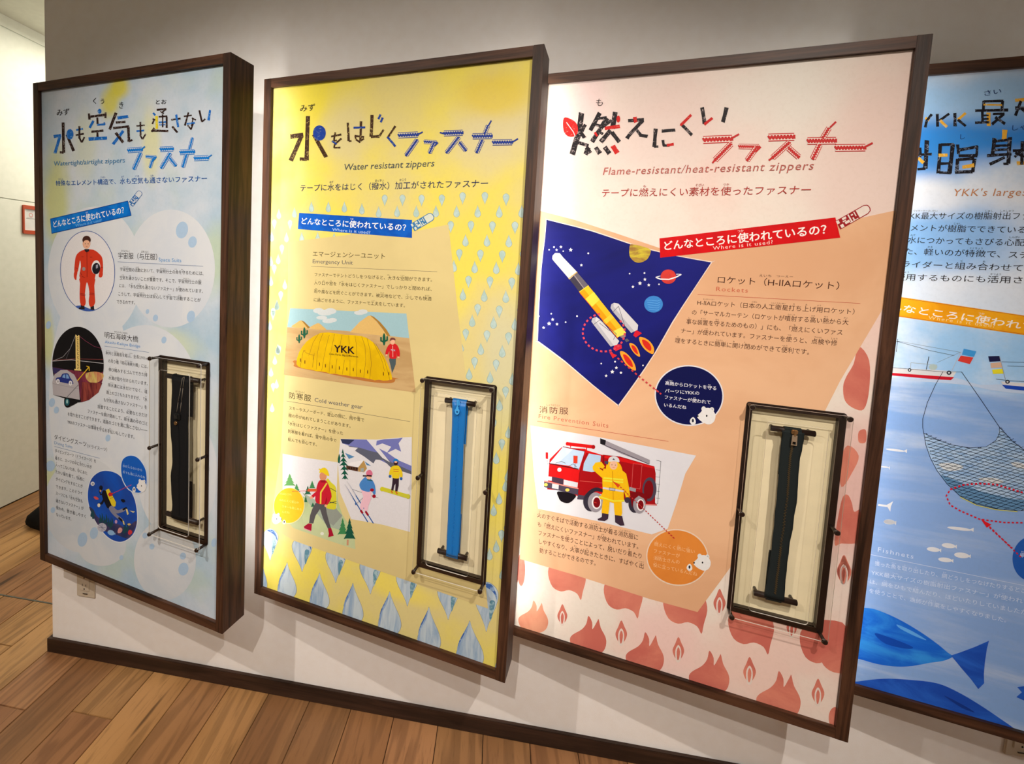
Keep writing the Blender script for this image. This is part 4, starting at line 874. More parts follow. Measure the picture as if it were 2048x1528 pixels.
a.poly([910, 540, 1000, 545, 1000, 620, 975, 680, 968, 728, 938, 725, 935, 690, 925, 720, 900, 710, 905, 660, 930, 600], PK).smooth([925, 440, 960, 420, 1010, 450, 1035, 500, 1040, 570, 1020, 575, 1000, 530, 985, 555, 930, 545, 905, 525, 895, 485], (70, 128, 196), 3)
a.ell(980, 412, 26, 32, (228, 178, 150)).smooth([958, 400, 962, 368, 990, 358, 1010, 378, 1008, 406], (206, 110, 140)).line([962, 408, 1006, 412], 14, (50, 20, 30)).line([925, 410, 962, 412], 12, (50, 30, 40)).line([965, 445, 1012, 455], 10, (30, 90, 100)).ell(1008, 538, 18, 14, (150, 20, 40)).ell(1026, 594, 16, 16, (150, 20, 40)).line([905, 720, 925, 748], 18, (150, 20, 40)).line([950, 730, 974, 766], 18, (150, 20, 40))
a.line([1100, 528, 1330, 596], 36, wash('board_lime', (200, 196, 40), (186, 190, 70), 20)).ell(1098, 530, 18, 20, (200, 196, 40)).ell(1332, 596, 20, 22, (190, 190, 60))
a.poly([1194, 428, 1250, 430, 1248, 500, 1236, 552, 1216, 550, 1220, 480, 1208, 500, 1200, 545, 1180, 540, 1190, 480], (52, 36, 50)).smooth([1190, 325, 1245, 320, 1278, 370, 1282, 420, 1262, 425, 1252, 390, 1250, 432, 1192, 428, 1188, 395, 1180, 410, 1162, 402, 1168, 360], (222, 196, 36), 3)
a.line([1200, 350, 1248, 356], 5, (190, 70, 50)).line([1200, 368, 1248, 374], 5, (190, 70, 50)).ell(1222, 290, 20, 28, (60, 34, 40)).smooth([1200, 282, 1206, 262, 1224, 256, 1242, 266, 1244, 284], (34, 120, 200)).ell(1222, 286, 14, 8, (226, 176, 150)).ell(1170, 415, 12, 14, SB).ell(1270, 436, 12, 14, SB).line([1182, 545, 1192, 566], 12, (200, 110, 40)).line([1222, 550, 1236, 576], 12, (200, 110, 40)).done()
a = Art(1, 'hiking_picture', 1.2).crop(520, 860, 4.494)
a.poly([204, 212, 400, 248, 700, 290, 690, 500, 700, 640, 740, 760, 780, 820, 850, 940, 858, 1072, 640, 1000, 300, 880, 200, 780], wash('hill_green', (188, 200, 156), (170, 190, 140), 8)).poly([204, 212, 400, 248, 700, 290, 692, 500, 690, 700, 560, 640, 400, 600, 204, 560], SN)
a.poly([380, 560, 520, 640, 660, 700, 740, 760, 720, 900, 600, 860, 480, 720], (160, 176, 160)).poly([600, 700, 690, 710, 740, 770, 660, 860, 560, 790], (142, 150, 142)).poly([440, 660, 620, 880, 590, 900, 400, 880, 380, 780], wash('slope_green', (176, 196, 146), (190, 204, 160), 10))
for x, y, w, h, c in ((268, 392, 60, 110, (96, 160, 90)), (330, 480, 40, 80, (70, 140, 80)), (470, 455, 36, 70, (60, 130, 80)), (430, 500, 36, 80, (36, 96, 70)), (744, 790, 52, 150, (60, 130, 80)), (806, 790, 60, 190, (26, 84, 66)), (476, 650, 24, 40, (40, 100, 70)), (412, 590, 20, 60, (40, 100, 70))):
    n = 4; pts = [x, y]
    for i in range(1, n+1): pts += [x+w*i/n*.9, y+h*i/n, x+w*i/n*.55, y+h*i/n*.97]
    for i in range(n, 0, -1): pts += [x-w*i/n*.55, y+h*i/n*.97, x-w*i/n*.9, y+h*i/n]
    a.poly(pts, c)
a.line([790, 985, 788, 1036], 16, (196, 140, 110))
a.smooth([600, 440, 640, 470, 680, 510, 688, 580, 684, 700, 640, 712, 590, 690, 560, 600], (206, 200, 50), 4).line([630, 520, 686, 552], 5, (40, 60, 60)).line([600, 640, 690, 660], 5, (40, 60, 60)).line([610, 660, 690, 640], 5, (40, 60, 60))
CR = (190, 28, 48)
a.poly([500, 655, 590, 660, 600, 740, 620, 820, 638, 878, 610, 884, 570, 800, 540, 710, 500, 770, 480, 840, 442, 836, 450, 770, 470, 710], (84, 82, 86)).smooth([545, 448, 590, 450, 620, 500, 645, 600, 600, 680, 585, 670, 600, 600, 592, 664, 505, 652, 502, 560, 520, 480], CR, 3)
a.line([600, 480, 548, 560, 545, 660], 14, (220, 196, 70)).line([515, 560, 470, 600], 26, CR).ell(462, 606, 14, 12, (226, 160, 130)).line([430, 540, 512, 540], 24, (206, 90, 50)).ell(592, 680, 12, 12, (226, 160, 130)).ell(568, 415, 32, 42, (206, 140, 104)).smooth([535, 385, 545, 352, 580, 338, 608, 360, 622, 412, 590, 400, 560, 380], (224, 198, 30)).line([530, 350, 560, 362], 12, (224, 198, 30)).poly([548, 450, 586, 450, 590, 472, 546, 470], (150, 20, 40))
a.poly([436, 838, 468, 842, 462, 906, 400, 888, 396, 866], (160, 20, 50)).poly([612, 884, 640, 878, 664, 950, 614, 962, 620, 930], (160, 20, 50)).line([398, 884, 460, 908], 7, (220, 150, 170)).ell(560, 930, 16, 14, (220, 226, 214))
a.ell(262, 680, 140, 162, (228, 222, 170), .12, 44).ell(262, 678, 135, 157, wash('sun_bubble', (238, 200, 40), (230, 184, 30), 8), .12, 44)
WY = (240, 226, 130)
for t, x0, y0, x1, y1 in (('{水|みず}をはじくから', 178, 580, 285, 590), ('ぬれにくく{登山|とざん}や', 176, 636, 350, 664), ('スキーも{楽|たの}しめる', 200, 694, 376, 724), ('んだね', 200, 744, 268, 752)): a.text(t, x0, y0, x1, y1, 20, WY, furi=.3)
bear(a, 150, 800, 42, -1, 1.15); a.dots([290, 550, 430, 545], 6, (206, 60, 60), 12).done()
# ================================================ board 3: flame resistant zippers
FL1 = wash('flame_coral_wash', (218, 136, 116), (198, 108, 96), 7)
FL2 = wash('flame_peach_wash', (232, 166, 136), (216, 134, 110), 7)
def flame(a, x, y, s_, c, kx=1.0):
    """a two-tongued flame; x, y is its left tip"""
    P = [(0, 0), (22, 38), (24, 78), (52, 30), (60, 20), (72, 70), (98, 120), (104, 160), (88, 205), (40, 230), (-40, 225), (-90, 190), (-108, 140), (-92, 110), (-40, 80), (-12, 45)]
    a.smooth([v for px_, py_ in P for v in (x+px_*s_*kx, y+py_*s_)], c, 3)
def flamedown(a, x, y, s_, c):
    P = [(0, 0), (-22, -38), (-70, -60), (-120, -52), (-170, -80), (-196, -150), (-185, -210), (-120, -250), (0, -240), (20, -180), (30, -120), (12, -50)]
    a.smooth([v for px_, py_ in P for v in (x+px_*s_, y+py_*s_)], c, 3)
def leafflame(a, x, y, s_, c, bg):
    a.smooth([x, y, x+16*s_, y+32*s_, x+30*s_, y+66*s_, x+26*s_, y+92*s_, x+10*s_, y+118*s_, x-10*s_, y+118*s_, x-26*s_, y+92*s_, x-30*s_, y+66*s_, x-16*s_, y+34*s_], c, 3)
    a.smooth([x, y+42*s_, x+15*s_, y+72*s_, x+10*s_, y+128*s_, x-12*s_, y+128*s_, x-16*s_, y+72*s_], bg, 3)
    a.smooth([x, y+54*s_, x+9*s_, y+78*s_, x+2*s_, y+118*s_, x-6*s_, y+118*s_, x-9*s_, y+78*s_], c, 3)
BGP = (226, 212, 204)
C3 = (1020, 1060, 2.768); C4 = (1440, 780, 2.883)
each(2, 'flame', .1, ((130, 390, .78, FL2), (434, 475, .95, FL1), (748, 565, 1.0, FL1), (1104, 668, 1.06, FL1), (1488, 780, 1.16, FL1), (1835, 540, 1.1, FL1)), flame, C3)
each(2, 'flame', .15, ((392, 388, .92, FL1), (706, 490, .95, FL1), (1060, 575, 1.08, FL1), (1428, 690, 1.12, FL1), (1840, 800, 1.2, FL1), (40, 290, .5, FL1)), flamedown, C3)
each(2, 'leaf_flame', .2, [(x, y, s_, FL1, BGP) for x, y, s_ in ((290, 410, .9), (616, 500, 1.05), (932, 592, 1.05), (1160, 325, 1.1), (1326, 702, 1.15), (1705, 822, 1.15), (1850, 138, 1.3), (1560, 470, .95))], leafflame, C3)
each(2, 'flame', .1, ((1800, 1040, 36, 60, FL1), (62, 220, 22, 90, FL1)), lambda a, *q: a.ell(*q), C3)
each(2, 'flame', .1, (([710, -20, 720, 60, 770, 105, 830, 110, 860, 0, 860, -170, 800, -250, 770, -150, 730, -80],), ([735, 320, 800, 380, 760, 480, 700, 560, 690, 420],), ([800, 240, 840, 230, 840, 300, 800, 300],), ([735, 604, 760, 650, 772, 700, 800, 690, 840, 660, 840, 860, 780, 885, 700, 885, 660, 880, 700, 640],)), lambda a, q: a.smooth(q, FL1), C4)
leaf2 = lambda a, *q: leafflame(a, *q)
each(2, 'leaf_flame', .2, ((712, 952, 1.25, FL1, (216, 190, 184)),), leaf2, C4)
a = Art(2, 'peach_card', .9).crop(0, 0, 1)
PEACH = wash('peach_print', (228, 184, 146), (216, 168, 130), 2.5)
a.poly([1070, 419, 1150, 440, 1230, 466, 1322, 497, 1420, 492, 1560, 470, 1680, 445, 1790, 421, 1785, 560, 1770, 610, 1680, 762, 1560, 1000, 1395, 1224, 1300, 1198, 1150, 1150, 1040, 1118, 1045, 800, 1055, 600], PEACH).done()
BK3 = textured('block_print_black', (34, 30, 34), (150, 136, 136)); RD3 = textured('block_print_red', (196, 34, 32), (220, 130, 120), 140, .6, .64)
a = Art(2, 'title_lettering', 1.3).crop(1090, 60, 2.592)
a.strokes('''b 190 430 175 540 26;b 172 540 140 645 26;b 165 500 205 560 16;b 210 490 190 525 16;b 160 580 225 600 16
b 285 430 235 520 20;b 265 460 320 455 13;b 322 455 245 580 20;b 255 490 305 500 12;b 270 520 300 540 12;r 258 530 270 550 10;b 365 425 350 510 22;b 340 520 290 580 20;r 310 510 388 500 16;b 345 530 385 580 18;b 345 470 300 500 14
b 215 610 235 640 20;b 225 610 210 645 22;b 262 608 286 642 20;b 308 606 334 640 20;r 350 600 376 640 22
b 432 470 512 466 16;r 465 450 470 480 16;b 508 468 440 540 16;b 470 510 495 545 14;b 440 540 424 562 16;b 490 545 532 552 15
b 574 512 566 605 16;b 566 605 588 604 10;b 605 524 675 518 14;b 610 570 616 602 12;b 612 598 645 600 11;r 632 598 668 592 12
r 758 440 706 492 13;r 700 490 720 500 8;b 712 494 762 544 14
b 815 402 828 488 17;r 826 490 868 456 12;b 942 402 922 478 18''', {'b': BK3, 'r': RD3})
a.smooth([98, 456, 140, 465, 166, 490, 170, 530, 150, 552, 118, 550, 96, 520], RD3).line([112, 480, 148, 530, 156, 552], 4, (232, 210, 206)).ell(380, 462, 10, 18, RD3)
RZ = (190, 44, 44)
a.zips('820 570 970 564 36;965 590 882 674 28;1004 604 1110 606 24;1096 610 1048 676 26;1158 558 1292 554 36;1268 582 1180 662 28;1262 612 1316 660 28;1360 576 1508 574 34;1472 508 1440 560 26;1424 594 1388 668 28;1504 612 1660 610 34', RZ, (232, 220, 212))
for q in ([970, 560, 1006, 540], [1478, 505, 1508, 476], [1655, 608, 1698, 586], [886, 668, 868, 690], [1182, 660, 1160, 676], [1118, 606, 1090, 634]): a.line(q, 10, RZ)
a.text('も', 262, 396, 298, 395, 38, (70, 56, 56))
a.text('Flame-resistant/heat-resistant zippers', 300, 752, 1388, 724, 38, (176, 96, 88), lat=True, shear=.15, gap=1.1)
a.text('テープに{燃|も}えにくい{素材|そざい}を{使|つか}ったファスナー', 294, 866, 1376, 852, 40, (168, 52, 46), .002, furi=.32)
a.done()
a = Art(2, 'question_banner', 2.2).crop(1310, 400, 4.244)
a.poly([38, 326, 1530, 148, 1572, 320, 44, 490], wash('banner_red', (214, 16, 22), (190, 14, 22), 12))
a.text('どんなところに{使|つか}われているの？', 82, 428, 1456, 290, 74, (240, 236, 234), .022, furi=.3)
a.text('Where is it used?', 492, 424, 1000, 372, 30, (240, 214, 206), lat=True, gap=1.15)
pull(a, 1552, 215, 1822, 62, 84, (150, 30, 36), (226, 214, 206)); a.done()
a = Art(2, 'rocket_picture', 1.4).crop(1070, 420, 3.4725)
a.smooth([76, 62, 78, 62, 200, 92, 400, 142, 650, 226, 800, 270, 1000, 318, 1232, 358, 1232, 362, 1100, 560, 960, 780, 840, 990, 700, 1200, 582, 1362, 578, 1362, 400, 1220, 200, 1050, 14, 914, 14, 910, 20, 700, 40, 400, 66, 200], (228, 214, 206), 2)
NAVY = wash('night_sky_print', (20, 22, 84), (28, 32, 122), 2.2)
a.smooth([80, 68, 82, 68, 200, 98, 400, 150, 650, 234, 800, 278, 1000, 324, 1224, 364, 1222, 366, 1094, 560, 952, 778, 832, 990, 692, 1198, 580, 1352, 576, 1352, 400, 1212, 204, 1044, 20, 908, 20, 904, 28, 700, 46, 400, 70, 200], NAVY, 2)
for x, y, r in ((98, 276, 7), (132, 258, 8), (150, 277, 10), (180, 257, 11), (196, 286, 6), (248, 277, 15), (370, 301, 8), (322, 383, 11), (657, 442, 7), (760, 438, 8), (763, 482, 12), (729, 509, 15), (790, 521, 12), (680, 533, 11), (861, 516, 7), (113, 720, 7), (123, 760, 12), (98, 789, 15), (153, 793, 11), (213, 779, 7), (60, 817, 11), (292, 737, 8), (28, 737, 6), (460, 1066, 7), (556, 1053, 8), (565, 1095, 12), (537, 1123, 15), (597, 1130, 11), (494, 1151, 11), (750, 1079, 7)):
    p = []
    for i in range(10): t = -math.pi/2+i*math.pi/5; q = r*(1 if i % 2 == 0 else .5); p += [x+q*math.cos(t), y+q*math.sin(t)]
    a.poly(p, (230, 230, 236)) if r > 9 else a.ell(x, y, r*.8, r*.8, (226, 226, 234), 0, 10)
a.smooth([654, 280, 662, 240, 690, 240, 740, 252, 800, 274, 798, 310, 775, 345, 730, 366, 690, 358, 660, 325], wash('moon_print', (206, 190, 60), (150, 110, 60), 26, (1, 1, 3)), 4)
a.ell(926, 463, 54, 50, wash('red_planet', (210, 64, 56), (176, 50, 60), 30)).line([840, 468, 870, 480, 930, 482, 980, 466, 1014, 448], 9, (228, 230, 236)).line([840, 466, 870, 458], 5, (228, 230, 236)).line([980, 446, 1014, 446], 5, (228, 230, 236))
a.ell(823, 654, 65, 58, (60, 130, 206)); [a.line([775+i*4, 625+i*16, 850, 632+i*16, 872-i*3, 624+i*16], 3, (100, 170, 230)) for i in range(5)]
O2 = (240, 160, 50)
for P in ([590, 985, 620, 985, 660, 1020, 692, 1070, 698, 1115, 650, 1090, 610, 1040], [724, 884, 760, 888, 800, 915, 826, 960, 818, 1000, 770, 975, 735, 930], [655, 926, 684, 930, 712, 960, 730, 1016, 700, 1005, 668, 965]):
    cx, cy = sum(P[::2])/len(P[::2]), sum(P[1::2])/len(P[1::2]); a.smooth(P, O2); a.smooth([v for i in range(0, len(P), 2) for v in (cx+(P[i]-cx)*.62, cy+(P[i+1]-cy)*.66)], (206, 44, 34))
a.poly([556, 930, 600, 935, 604, 960, 560, 980, 544, 960], (206, 40, 60)).poly([700, 832, 735, 850, 742, 856, 700, 885, 682, 870], (206, 30, 50)).poly([590, 880, 622, 858, 632, 876, 610, 892], (150, 120, 124)).poly([622, 900, 640, 892, 656, 908, 634, 918], (90, 90, 100))
def roll(P, c, c2, k_=.5):
    a.poly(P, c)
    (x0, y0), (x1, y1), (x2, y2), (x3, y3) = [(P[i], P[i+1]) for i in range(0, 8, 2)]
    a.poly([x0+(x1-x0)*k_, y0+(y1-y0)*k_, x1, y1, x2, y2, x3+(x2-x3)*k_, y3+(y2-y3)*k_], c2)
a.poly([122, 318, 140, 298, 170, 300, 196, 330, 294, 432, 240, 482, 132, 356, 120, 340], (200, 198, 200)).poly([150, 298, 172, 300, 196, 330, 294, 432, 268, 456, 160, 335], (222, 220, 222))
roll([240, 482, 294, 434, 368, 520, 310, 572], (60, 56, 70), (96, 90, 100)); a.line([234, 478, 294, 430], 7, (196, 160, 90)); a.line([272, 452, 340, 545], 5, (150, 140, 140))
roll([306, 568, 370, 524, 632, 850, 570, 888], (236, 150, 20), (244, 182, 40)); a.poly([350, 618, 408, 568, 450, 622, 396, 672], (206, 206, 70)).poly([470, 770, 528, 722, 548, 745, 490, 795], (244, 196, 60)).poly([540, 842, 604, 812, 632, 852, 626, 862, 570, 884], (226, 216, 90)).line([310, 568, 372, 524], 5, (250, 200, 60)).line([312, 575, 575, 890], 4, (230, 90, 20))
for P in ([398, 752, 426, 742, 452, 760, 585, 910, 570, 935, 525, 948, 410, 800, 392, 775], [530, 655, 548, 644, 580, 650, 716, 798, 712, 832, 668, 854, 540, 705, 524, 680]):
    a.poly(P, (176, 176, 186)); a.poly([P[2], P[3], P[4], P[5], P[6], P[7], P[8], P[9], (P[8]+P[10])/2, (P[9]+P[11])/2, (P[2]+P[0])/2+6, (P[3]+P[1])/2+20], (204, 204, 210))
a.line([400, 800, 452, 762, 565, 860, 545, 900], 3, (70, 70, 90)).line([540, 710, 580, 668, 632, 830], 3, (70, 70, 90)).line([448, 785, 520, 840], 3, (70, 70, 90))
DP = (206, 70, 90)
pts = []
for i in range(27): t = -1.75-i*.205; pts += [478+146*math.cos(t)*1.0, 850+132*math.sin(t)]
a.dots(pts, 13, DP, 32, .5).dots([525, 985, 722, 1155, 876, 1278], 11, (196, 60, 70), 32, .5).poly([515, 985, 570, 1008, 540, 1030], (206, 40, 50))
a.done()
a = Art(2, 'rocket_text', 1.3).crop(1310, 400, 4.244)
BKT = (66, 34, 26)
a.text('ロケット（H-ⅡAロケット）', 530, 706, 1560, 762, 60, BKT).text('えいち', 884, 652, 986, 656, 22, BKT).text('つーえー', 1030, 656, 1170, 662, 20, BKT)
a.text('Rockets', 518, 772, 786, 786, 36, (196, 96, 70), lat=True, gap=1.2).line([362, 802, 1742, 878], 3, (180, 60, 50))
for t, x0, y0, x1, y1 in (('{H-ⅡA|えいちつーえー}ロケット（{日本|にほん}の{人工衛星|じんこうえいせい}{打|う}ち{上|あ}げ{用|よう}ロケット）', 358, 892, 1690, 972), ('の「サーマルカーテン（ロケットが{噴射|ふんしゃ}する{高|たか}い{熱|ねつ}から{大|だい}', 312, 974, 1640, 1062), ('{事|じ}な{装置|そうち}を{守|まも}るためのもの）」にも、「{燃|も}えにくいファス', 264, 1052, 1588, 1148), ('ナー」が{使|つか}われています。ファスナーを{使|つか}うと、{点検|てんけん}や{修|しゅう}', 220, 1130, 1544, 1238), ('{理|り}をするときに{簡単|かんたん}に{開|あ}け{閉|し}めができて{便利|べんり}です。', 168, 1212, 1306, 1314)):
    a.text(t, x0, y0, x1, y1, 42, BKT, .003, furi=.3)
a.done()
a = Art(2, 'rocket_speech_bubble', 1.8).crop(1070, 420, 3.4725)
a.ell(1070, 1288, 240, 211, (222, 222, 230), .1, 56).ell(1070, 1288, 231, 202, (18, 22, 76), .1, 56)
for t, x0, y0, x1, y1 in (('{高熱|こうねつ}からロケットを{守|まも}る', 904, 1214, 1258, 1252), ('パーツにYKKの', 902, 1268, 1140, 1286), ('ファスナーが{使|つか}われて', 900, 1312, 1218, 1350), ('いるんだね', 896, 1366, 1050, 1384)): a.text(t, x0, y0, x1, y1, 26, (224, 226, 236), .012, furi=.3)
bear(a, 1195, 1432, 60, 1, 1.0); a.dots([820, 1232, 876, 1278], 8, (206, 60, 60), 20).done()
a = Art(2, 'fire_suit_text', 1.3).crop(1060, 790, 3.819)
a.text('{消防服|しょうぼうふく}', 72, 136, 292, 150, 50, BKT, gap=1.2, furi=.3).text('Fire Prevention Suits', 66, 176, 598, 250, 32, (196, 100, 78), lat=True, gap=1.15).line([55, 200, 1058, 354], 3, (186, 70, 56))
for t, x0, y0, x1, y1 in (('{火|ひ}のすぐそばで{活動|かつどう}する{消防士|しょうぼうし}が{着|き}る{消防服|しょうぼうふく}に', 54, 934, 824, 1110), ('も「{燃|も}えにくいファスナー」が{使|つか}われています。', 58, 1004, 826, 1178), ('ファスナーを{使|つか}うことによって、{脱|ぬ}いだり{着|き}たり', 64, 1070, 850, 1252), ('しやすくなり、{火事|かじ}が{起|お}きたときに、すばやく{出|しゅつ}', 68, 1136, 866, 1328), ('{動|どう}することができるのです。', 72, 1204, 500, 1304)):
    a.text(t, x0, y0, x1, y1, 38, BKT, .004, furi=.28)
a.done()
a = Art(2, 'fire_engine_picture', 1.4).crop(1060, 790, 3.819)
a.poly([4, 232, 530, 322, 1268, 462, 1186, 600, 1120, 820, 1052, 1020, 930, 1064, 500, 960, 62, 868, 30, 600], wash('snow_white_print', (220, 222, 230), (212, 214, 224), 4))
R1, R2, R3 = (206, 24, 26), (158, 18, 24), (120, 14, 22); G1, G2 = (150, 146, 156), (74, 66, 84)
a.poly([555, 455, 690, 470, 950, 545, 960, 600, 955, 820, 970, 845, 880, 840, 560, 760], R2).poly([550, 460, 700, 480, 950, 548, 948, 562, 560, 478], R1)
a.poly([538, 330, 916, 496, 914, 530, 700, 450, 536, 372], G1).poly([536, 330, 580, 346, 574, 384, 536, 372], (30, 28, 34)).line([575, 385, 910, 528], 5, G2)
a.poly([788, 524, 856, 532, 840, 718, 776, 706], R2).line([788, 524, 856, 532, 840, 718, 776, 706], 3, (206, 90, 90), close=True)
a.ell(912, 720, 54, 92, G2, .05).ell(906, 722, 36, 70, R3, .05).line([965, 498, 1000, 506, 975, 830, 930, 838], 3, (60, 60, 70)); [a.line([960, 570+i*54, 992, 574+i*54], 2, (60, 60, 70)) for i in range(5)]
a.poly([132, 720, 150, 490, 240, 400, 420, 410, 440, 424, 560, 460, 556, 760, 470, 740, 420, 790, 360, 770, 130, 690], R1).poly([430, 440, 562, 466, 556, 700, 470, 720, 420, 790, 366, 768, 376, 600, 400, 500], R2)
a.poly([250, 398, 418, 432, 372, 572, 300, 540, 150, 520], (182, 206, 234)).poly([252, 398, 330, 414, 210, 525, 150, 520], (202, 222, 242)).poly([450, 446, 542, 462, 530, 580, 470, 588, 404, 576, 412, 520], (172, 200, 230))
a.line([252, 394, 420, 428, 378, 600, 366, 768], 5, (130, 14, 20)).line([565, 462, 556, 560], 5, (110, 10, 18)).line([380, 655, 560, 672], 3, (220, 100, 90)).line([145, 522, 372, 566], 7, (60, 20, 24)).line([195, 520, 240, 506, 270, 520], 3, (40, 40, 40)).line([290, 545, 330, 525, 355, 548], 3, (40, 40, 40))
a.line([285, 372, 485, 396], 26, R1).ell(285, 372, 12, 14, R1).ell(484, 396, 14, 16, R2).line([310, 385, 310, 402], 7, R1).line([432, 400, 432, 420], 7, R1).poly([120, 436, 138, 438, 138, 488, 120, 486], R1).poly([332, 462, 364, 464, 362, 522, 332, 520], (206, 60, 40)).line([130, 488, 136, 530], 2, (60, 60, 60)).line([346, 522, 342, 560], 3, (60, 60, 60))
a.ell(225, 570, 16, 16, (226, 226, 230)).poly([138, 620, 170, 624, 168, 655, 136, 650], (206, 210, 220)).poly([168, 622, 256, 640, 254, 685, 166, 660], (70, 52, 70)).poly([258, 645, 366, 668, 362, 706, 256, 684], (206, 210, 220))
a.poly([108, 656, 370, 712, 366, 762, 330, 755, 108, 702], G2).line([108, 656, 370, 714], 9, (224, 140, 130)).poly([170, 676, 220, 684, 218, 720, 168, 710], (206, 208, 214)).ell(122, 684, 14, 12, (226, 206, 90)).ell(286, 724, 16, 12, (226, 206, 90))
a.smooth([215, 735, 345, 760, 330, 800, 290, 825, 240, 812, 218, 780], (24, 20, 26)).poly([366, 760, 420, 768, 430, 800, 360, 795], G2)
for x, y, rx, ry in ((500, 818, 58, 76), (836, 836, 48, 68)):
    a.ell(x-36, y-6, rx, ry, (52, 48, 62)).ell(x, y, rx, ry, G1).ell(x+8, y+2, rx*.62, ry*.66, (228, 226, 230)).ell(x+10, y+2, rx*.46, ry*.52, R3).line([x-10, y, x+10, y+6], 4, (220, 60, 50))
a.smooth([420, 790, 440, 740, 500, 705, 560, 720, 560, 740, 500, 735, 450, 770], (46, 40, 54)).poly([760, 745, 820, 735, 900, 760, 890, 830, 870, 790, 830, 768, 790, 800, 780, 860], R3).line([880, 835, 970, 838], 8, (220, 120, 120)).poly([760, 700, 810, 715, 806, 740, 756, 726], G1)
YL, YD = (234, 184, 24), (206, 140, 20)
a.poly([558, 790, 610, 800, 604, 870, 598, 908, 546, 902, 550, 850], YL).poly([640, 800, 700, 805, 704, 900, 696, 925, 648, 920, 642, 860], YL).poly([550, 900, 600, 908, 596, 945, 570, 962, 520, 955, 516, 945, 548, 930], (60, 44, 60)).poly([648, 915, 704, 922, 712, 960, 722, 994, 690, 996, 650, 970], (60, 44, 60))
a.poly([560, 560, 700, 570, 735, 600, 752, 680, 765, 770, 735, 790, 715, 720, 718, 812, 640, 825, 530, 790, 556, 740, 552, 640], YL, True)
a.poly([478, 545, 500, 515, 545, 508, 572, 545, 556, 562, 520, 552, 590, 600, 560, 640, 480, 570], YL).smooth([580, 560, 600, 500, 640, 495, 690, 530, 705, 590, 660, 575, 620, 572], YL)
a.ell(638, 535, 30, 34, (226, 180, 150)).smooth([600, 508, 606, 478, 640, 466, 674, 480, 682, 512, 640, 504], (206, 208, 214)).poly([628, 492, 640, 482, 650, 496], (60, 60, 80)).poly([568, 502, 600, 506, 596, 530, 572, 524], (70, 66, 90)).ell(626, 532, 3, 3, (40, 30, 30), up=False).ell(652, 534, 3, 3, (40, 30, 30)).line([630, 552, 648, 554], 3, (190, 90, 80))
a.line([562, 632, 712, 646], 12, (226, 222, 60)).line([560, 652, 712, 666], 12, (226, 222, 60)).line([556, 708, 716, 734], 14, (206, 206, 214)).line([530, 774, 640, 808, 718, 806], 10, (226, 222, 60)).line([630, 580, 636, 800], 5, YD).poly([606, 706, 650, 712, 648, 732, 606, 726], (180, 180, 190)).line([606, 706, 650, 712, 648, 732, 606, 726], 3, (60, 60, 70), close=True).ell(742, 800, 20, 22, (60, 50, 70)).line([720, 720, 760, 780], 5, YD)
a.poly([626, 652, 690, 685, 672, 708], (206, 70, 30)).dots([690, 700, 870, 870, 1106, 1098], 7, (186, 50, 50), 24).done()
a = Art(2, 'orange_speech_bubble', 1.8).crop(1060, 790, 3.819)
a.ell(1126, 1240, 240, 216, (228, 206, 186), .25, 56).ell(1126, 1240, 231, 206, wash('orange_bubble', (222, 138, 60), (206, 122, 50), 5), .25, 56)
for t, x0, y0, x1, y1 in (('{燃|も}えにくく{熱|ねつ}に{強|つよ}い', 948, 1150, 1258, 1212), ('ファスナーが', 946, 1204, 1144, 1244), ('{消防士|しょうぼうし}さんの', 944, 1258, 1142, 1292), ('{役|やく}に{立|た}っているんだね', 940, 1310, 1276, 1384)): a.text(t, x0, y0, x1, y1, 30, (236, 190, 140), furi=.3)
bear(a, 1320, 1282, 62, 1, 1.0); a.dots([1060, 1050, 1106, 1098], 7, (180, 40, 50), 24).done()

# ================================================ board 4: resin moulded zippers
a = Art(3, 'title_lettering', .8).crop(1740, 90, 3.117)
K4 = textured('block_print_ink', (30, 28, 34), (120, 130, 150)); Y4 = textured('block_print_amber', (232, 176, 60), (220, 200, 150))
a.strokes('''y 345 455 368 470 14;b 385 432 350 475 14;b 352 475 344 515 14;b 418 430 422 510 16;b 494 428 432 472 14;y 436 470 478 512 16;b 528 425 530 508 16;y 596 424 548 466 14;b 548 466 596 506 14
b 708 350 706 405 16;b 708 352 830 348 14;b 826 348 822 402 16;y 706 372 822 374 10;b 655 410 860 405 14;b 700 402 700 485 14;y 738 420 740 505 20;b 655 486 745 480 14;b 700 440 740 438 10;b 700 462 740 460 10;b 765 430 838 428 13;b 832 430 760 495 15;b 780 450 842 492 15
y 905 345 965 340 18;b 940 350 905 440 16;b 905 395 990 392 18;b 945 395 990 440 16
b 355 595 345 770 24;b 300 685 386 680 14;y 300 705 332 735 18;b 345 770 296 775 14;b 310 640 316 700 16
b 440 615 425 800 20;b 440 622 520 620 16;b 518 615 494 800 22;y 428 688 482 686 18;b 440 740 500 738 14;b 430 795 505 798 14;b 545 620 552 680 16;b 552 655 670 635 16;b 552 690 668 690 16;b 668 630 664 690 14;b 545 710 540 795 20;b 548 715 650 708 16;b 650 708 640 792 20;y 575 762 650 750 20;b 530 792 640 790 18
b 775 580 765 680 20;y 840 530 834 600 26;b 780 600 880 590 14;b 870 575 862 740 22;b 780 630 865 625 13;b 775 655 865 650 13;b 728 690 880 680 15;b 840 700 745 745 16;b 862 740 830 742 14;b 890 660 960 655 14;b 905 670 960 700 14;b 900 700 935 665 14;y 915 738 980 735 20;b 950 600 945 745 18''', {'b': K4, 'y': Y4})
a.text('さい', 712, 320, 818, 304, 34, (40, 60, 120)).text('し', 560, 590, 590, 588, 34, (40, 70, 130)).text('しゃ', 885, 535, 975, 528, 34, (40, 70, 130))
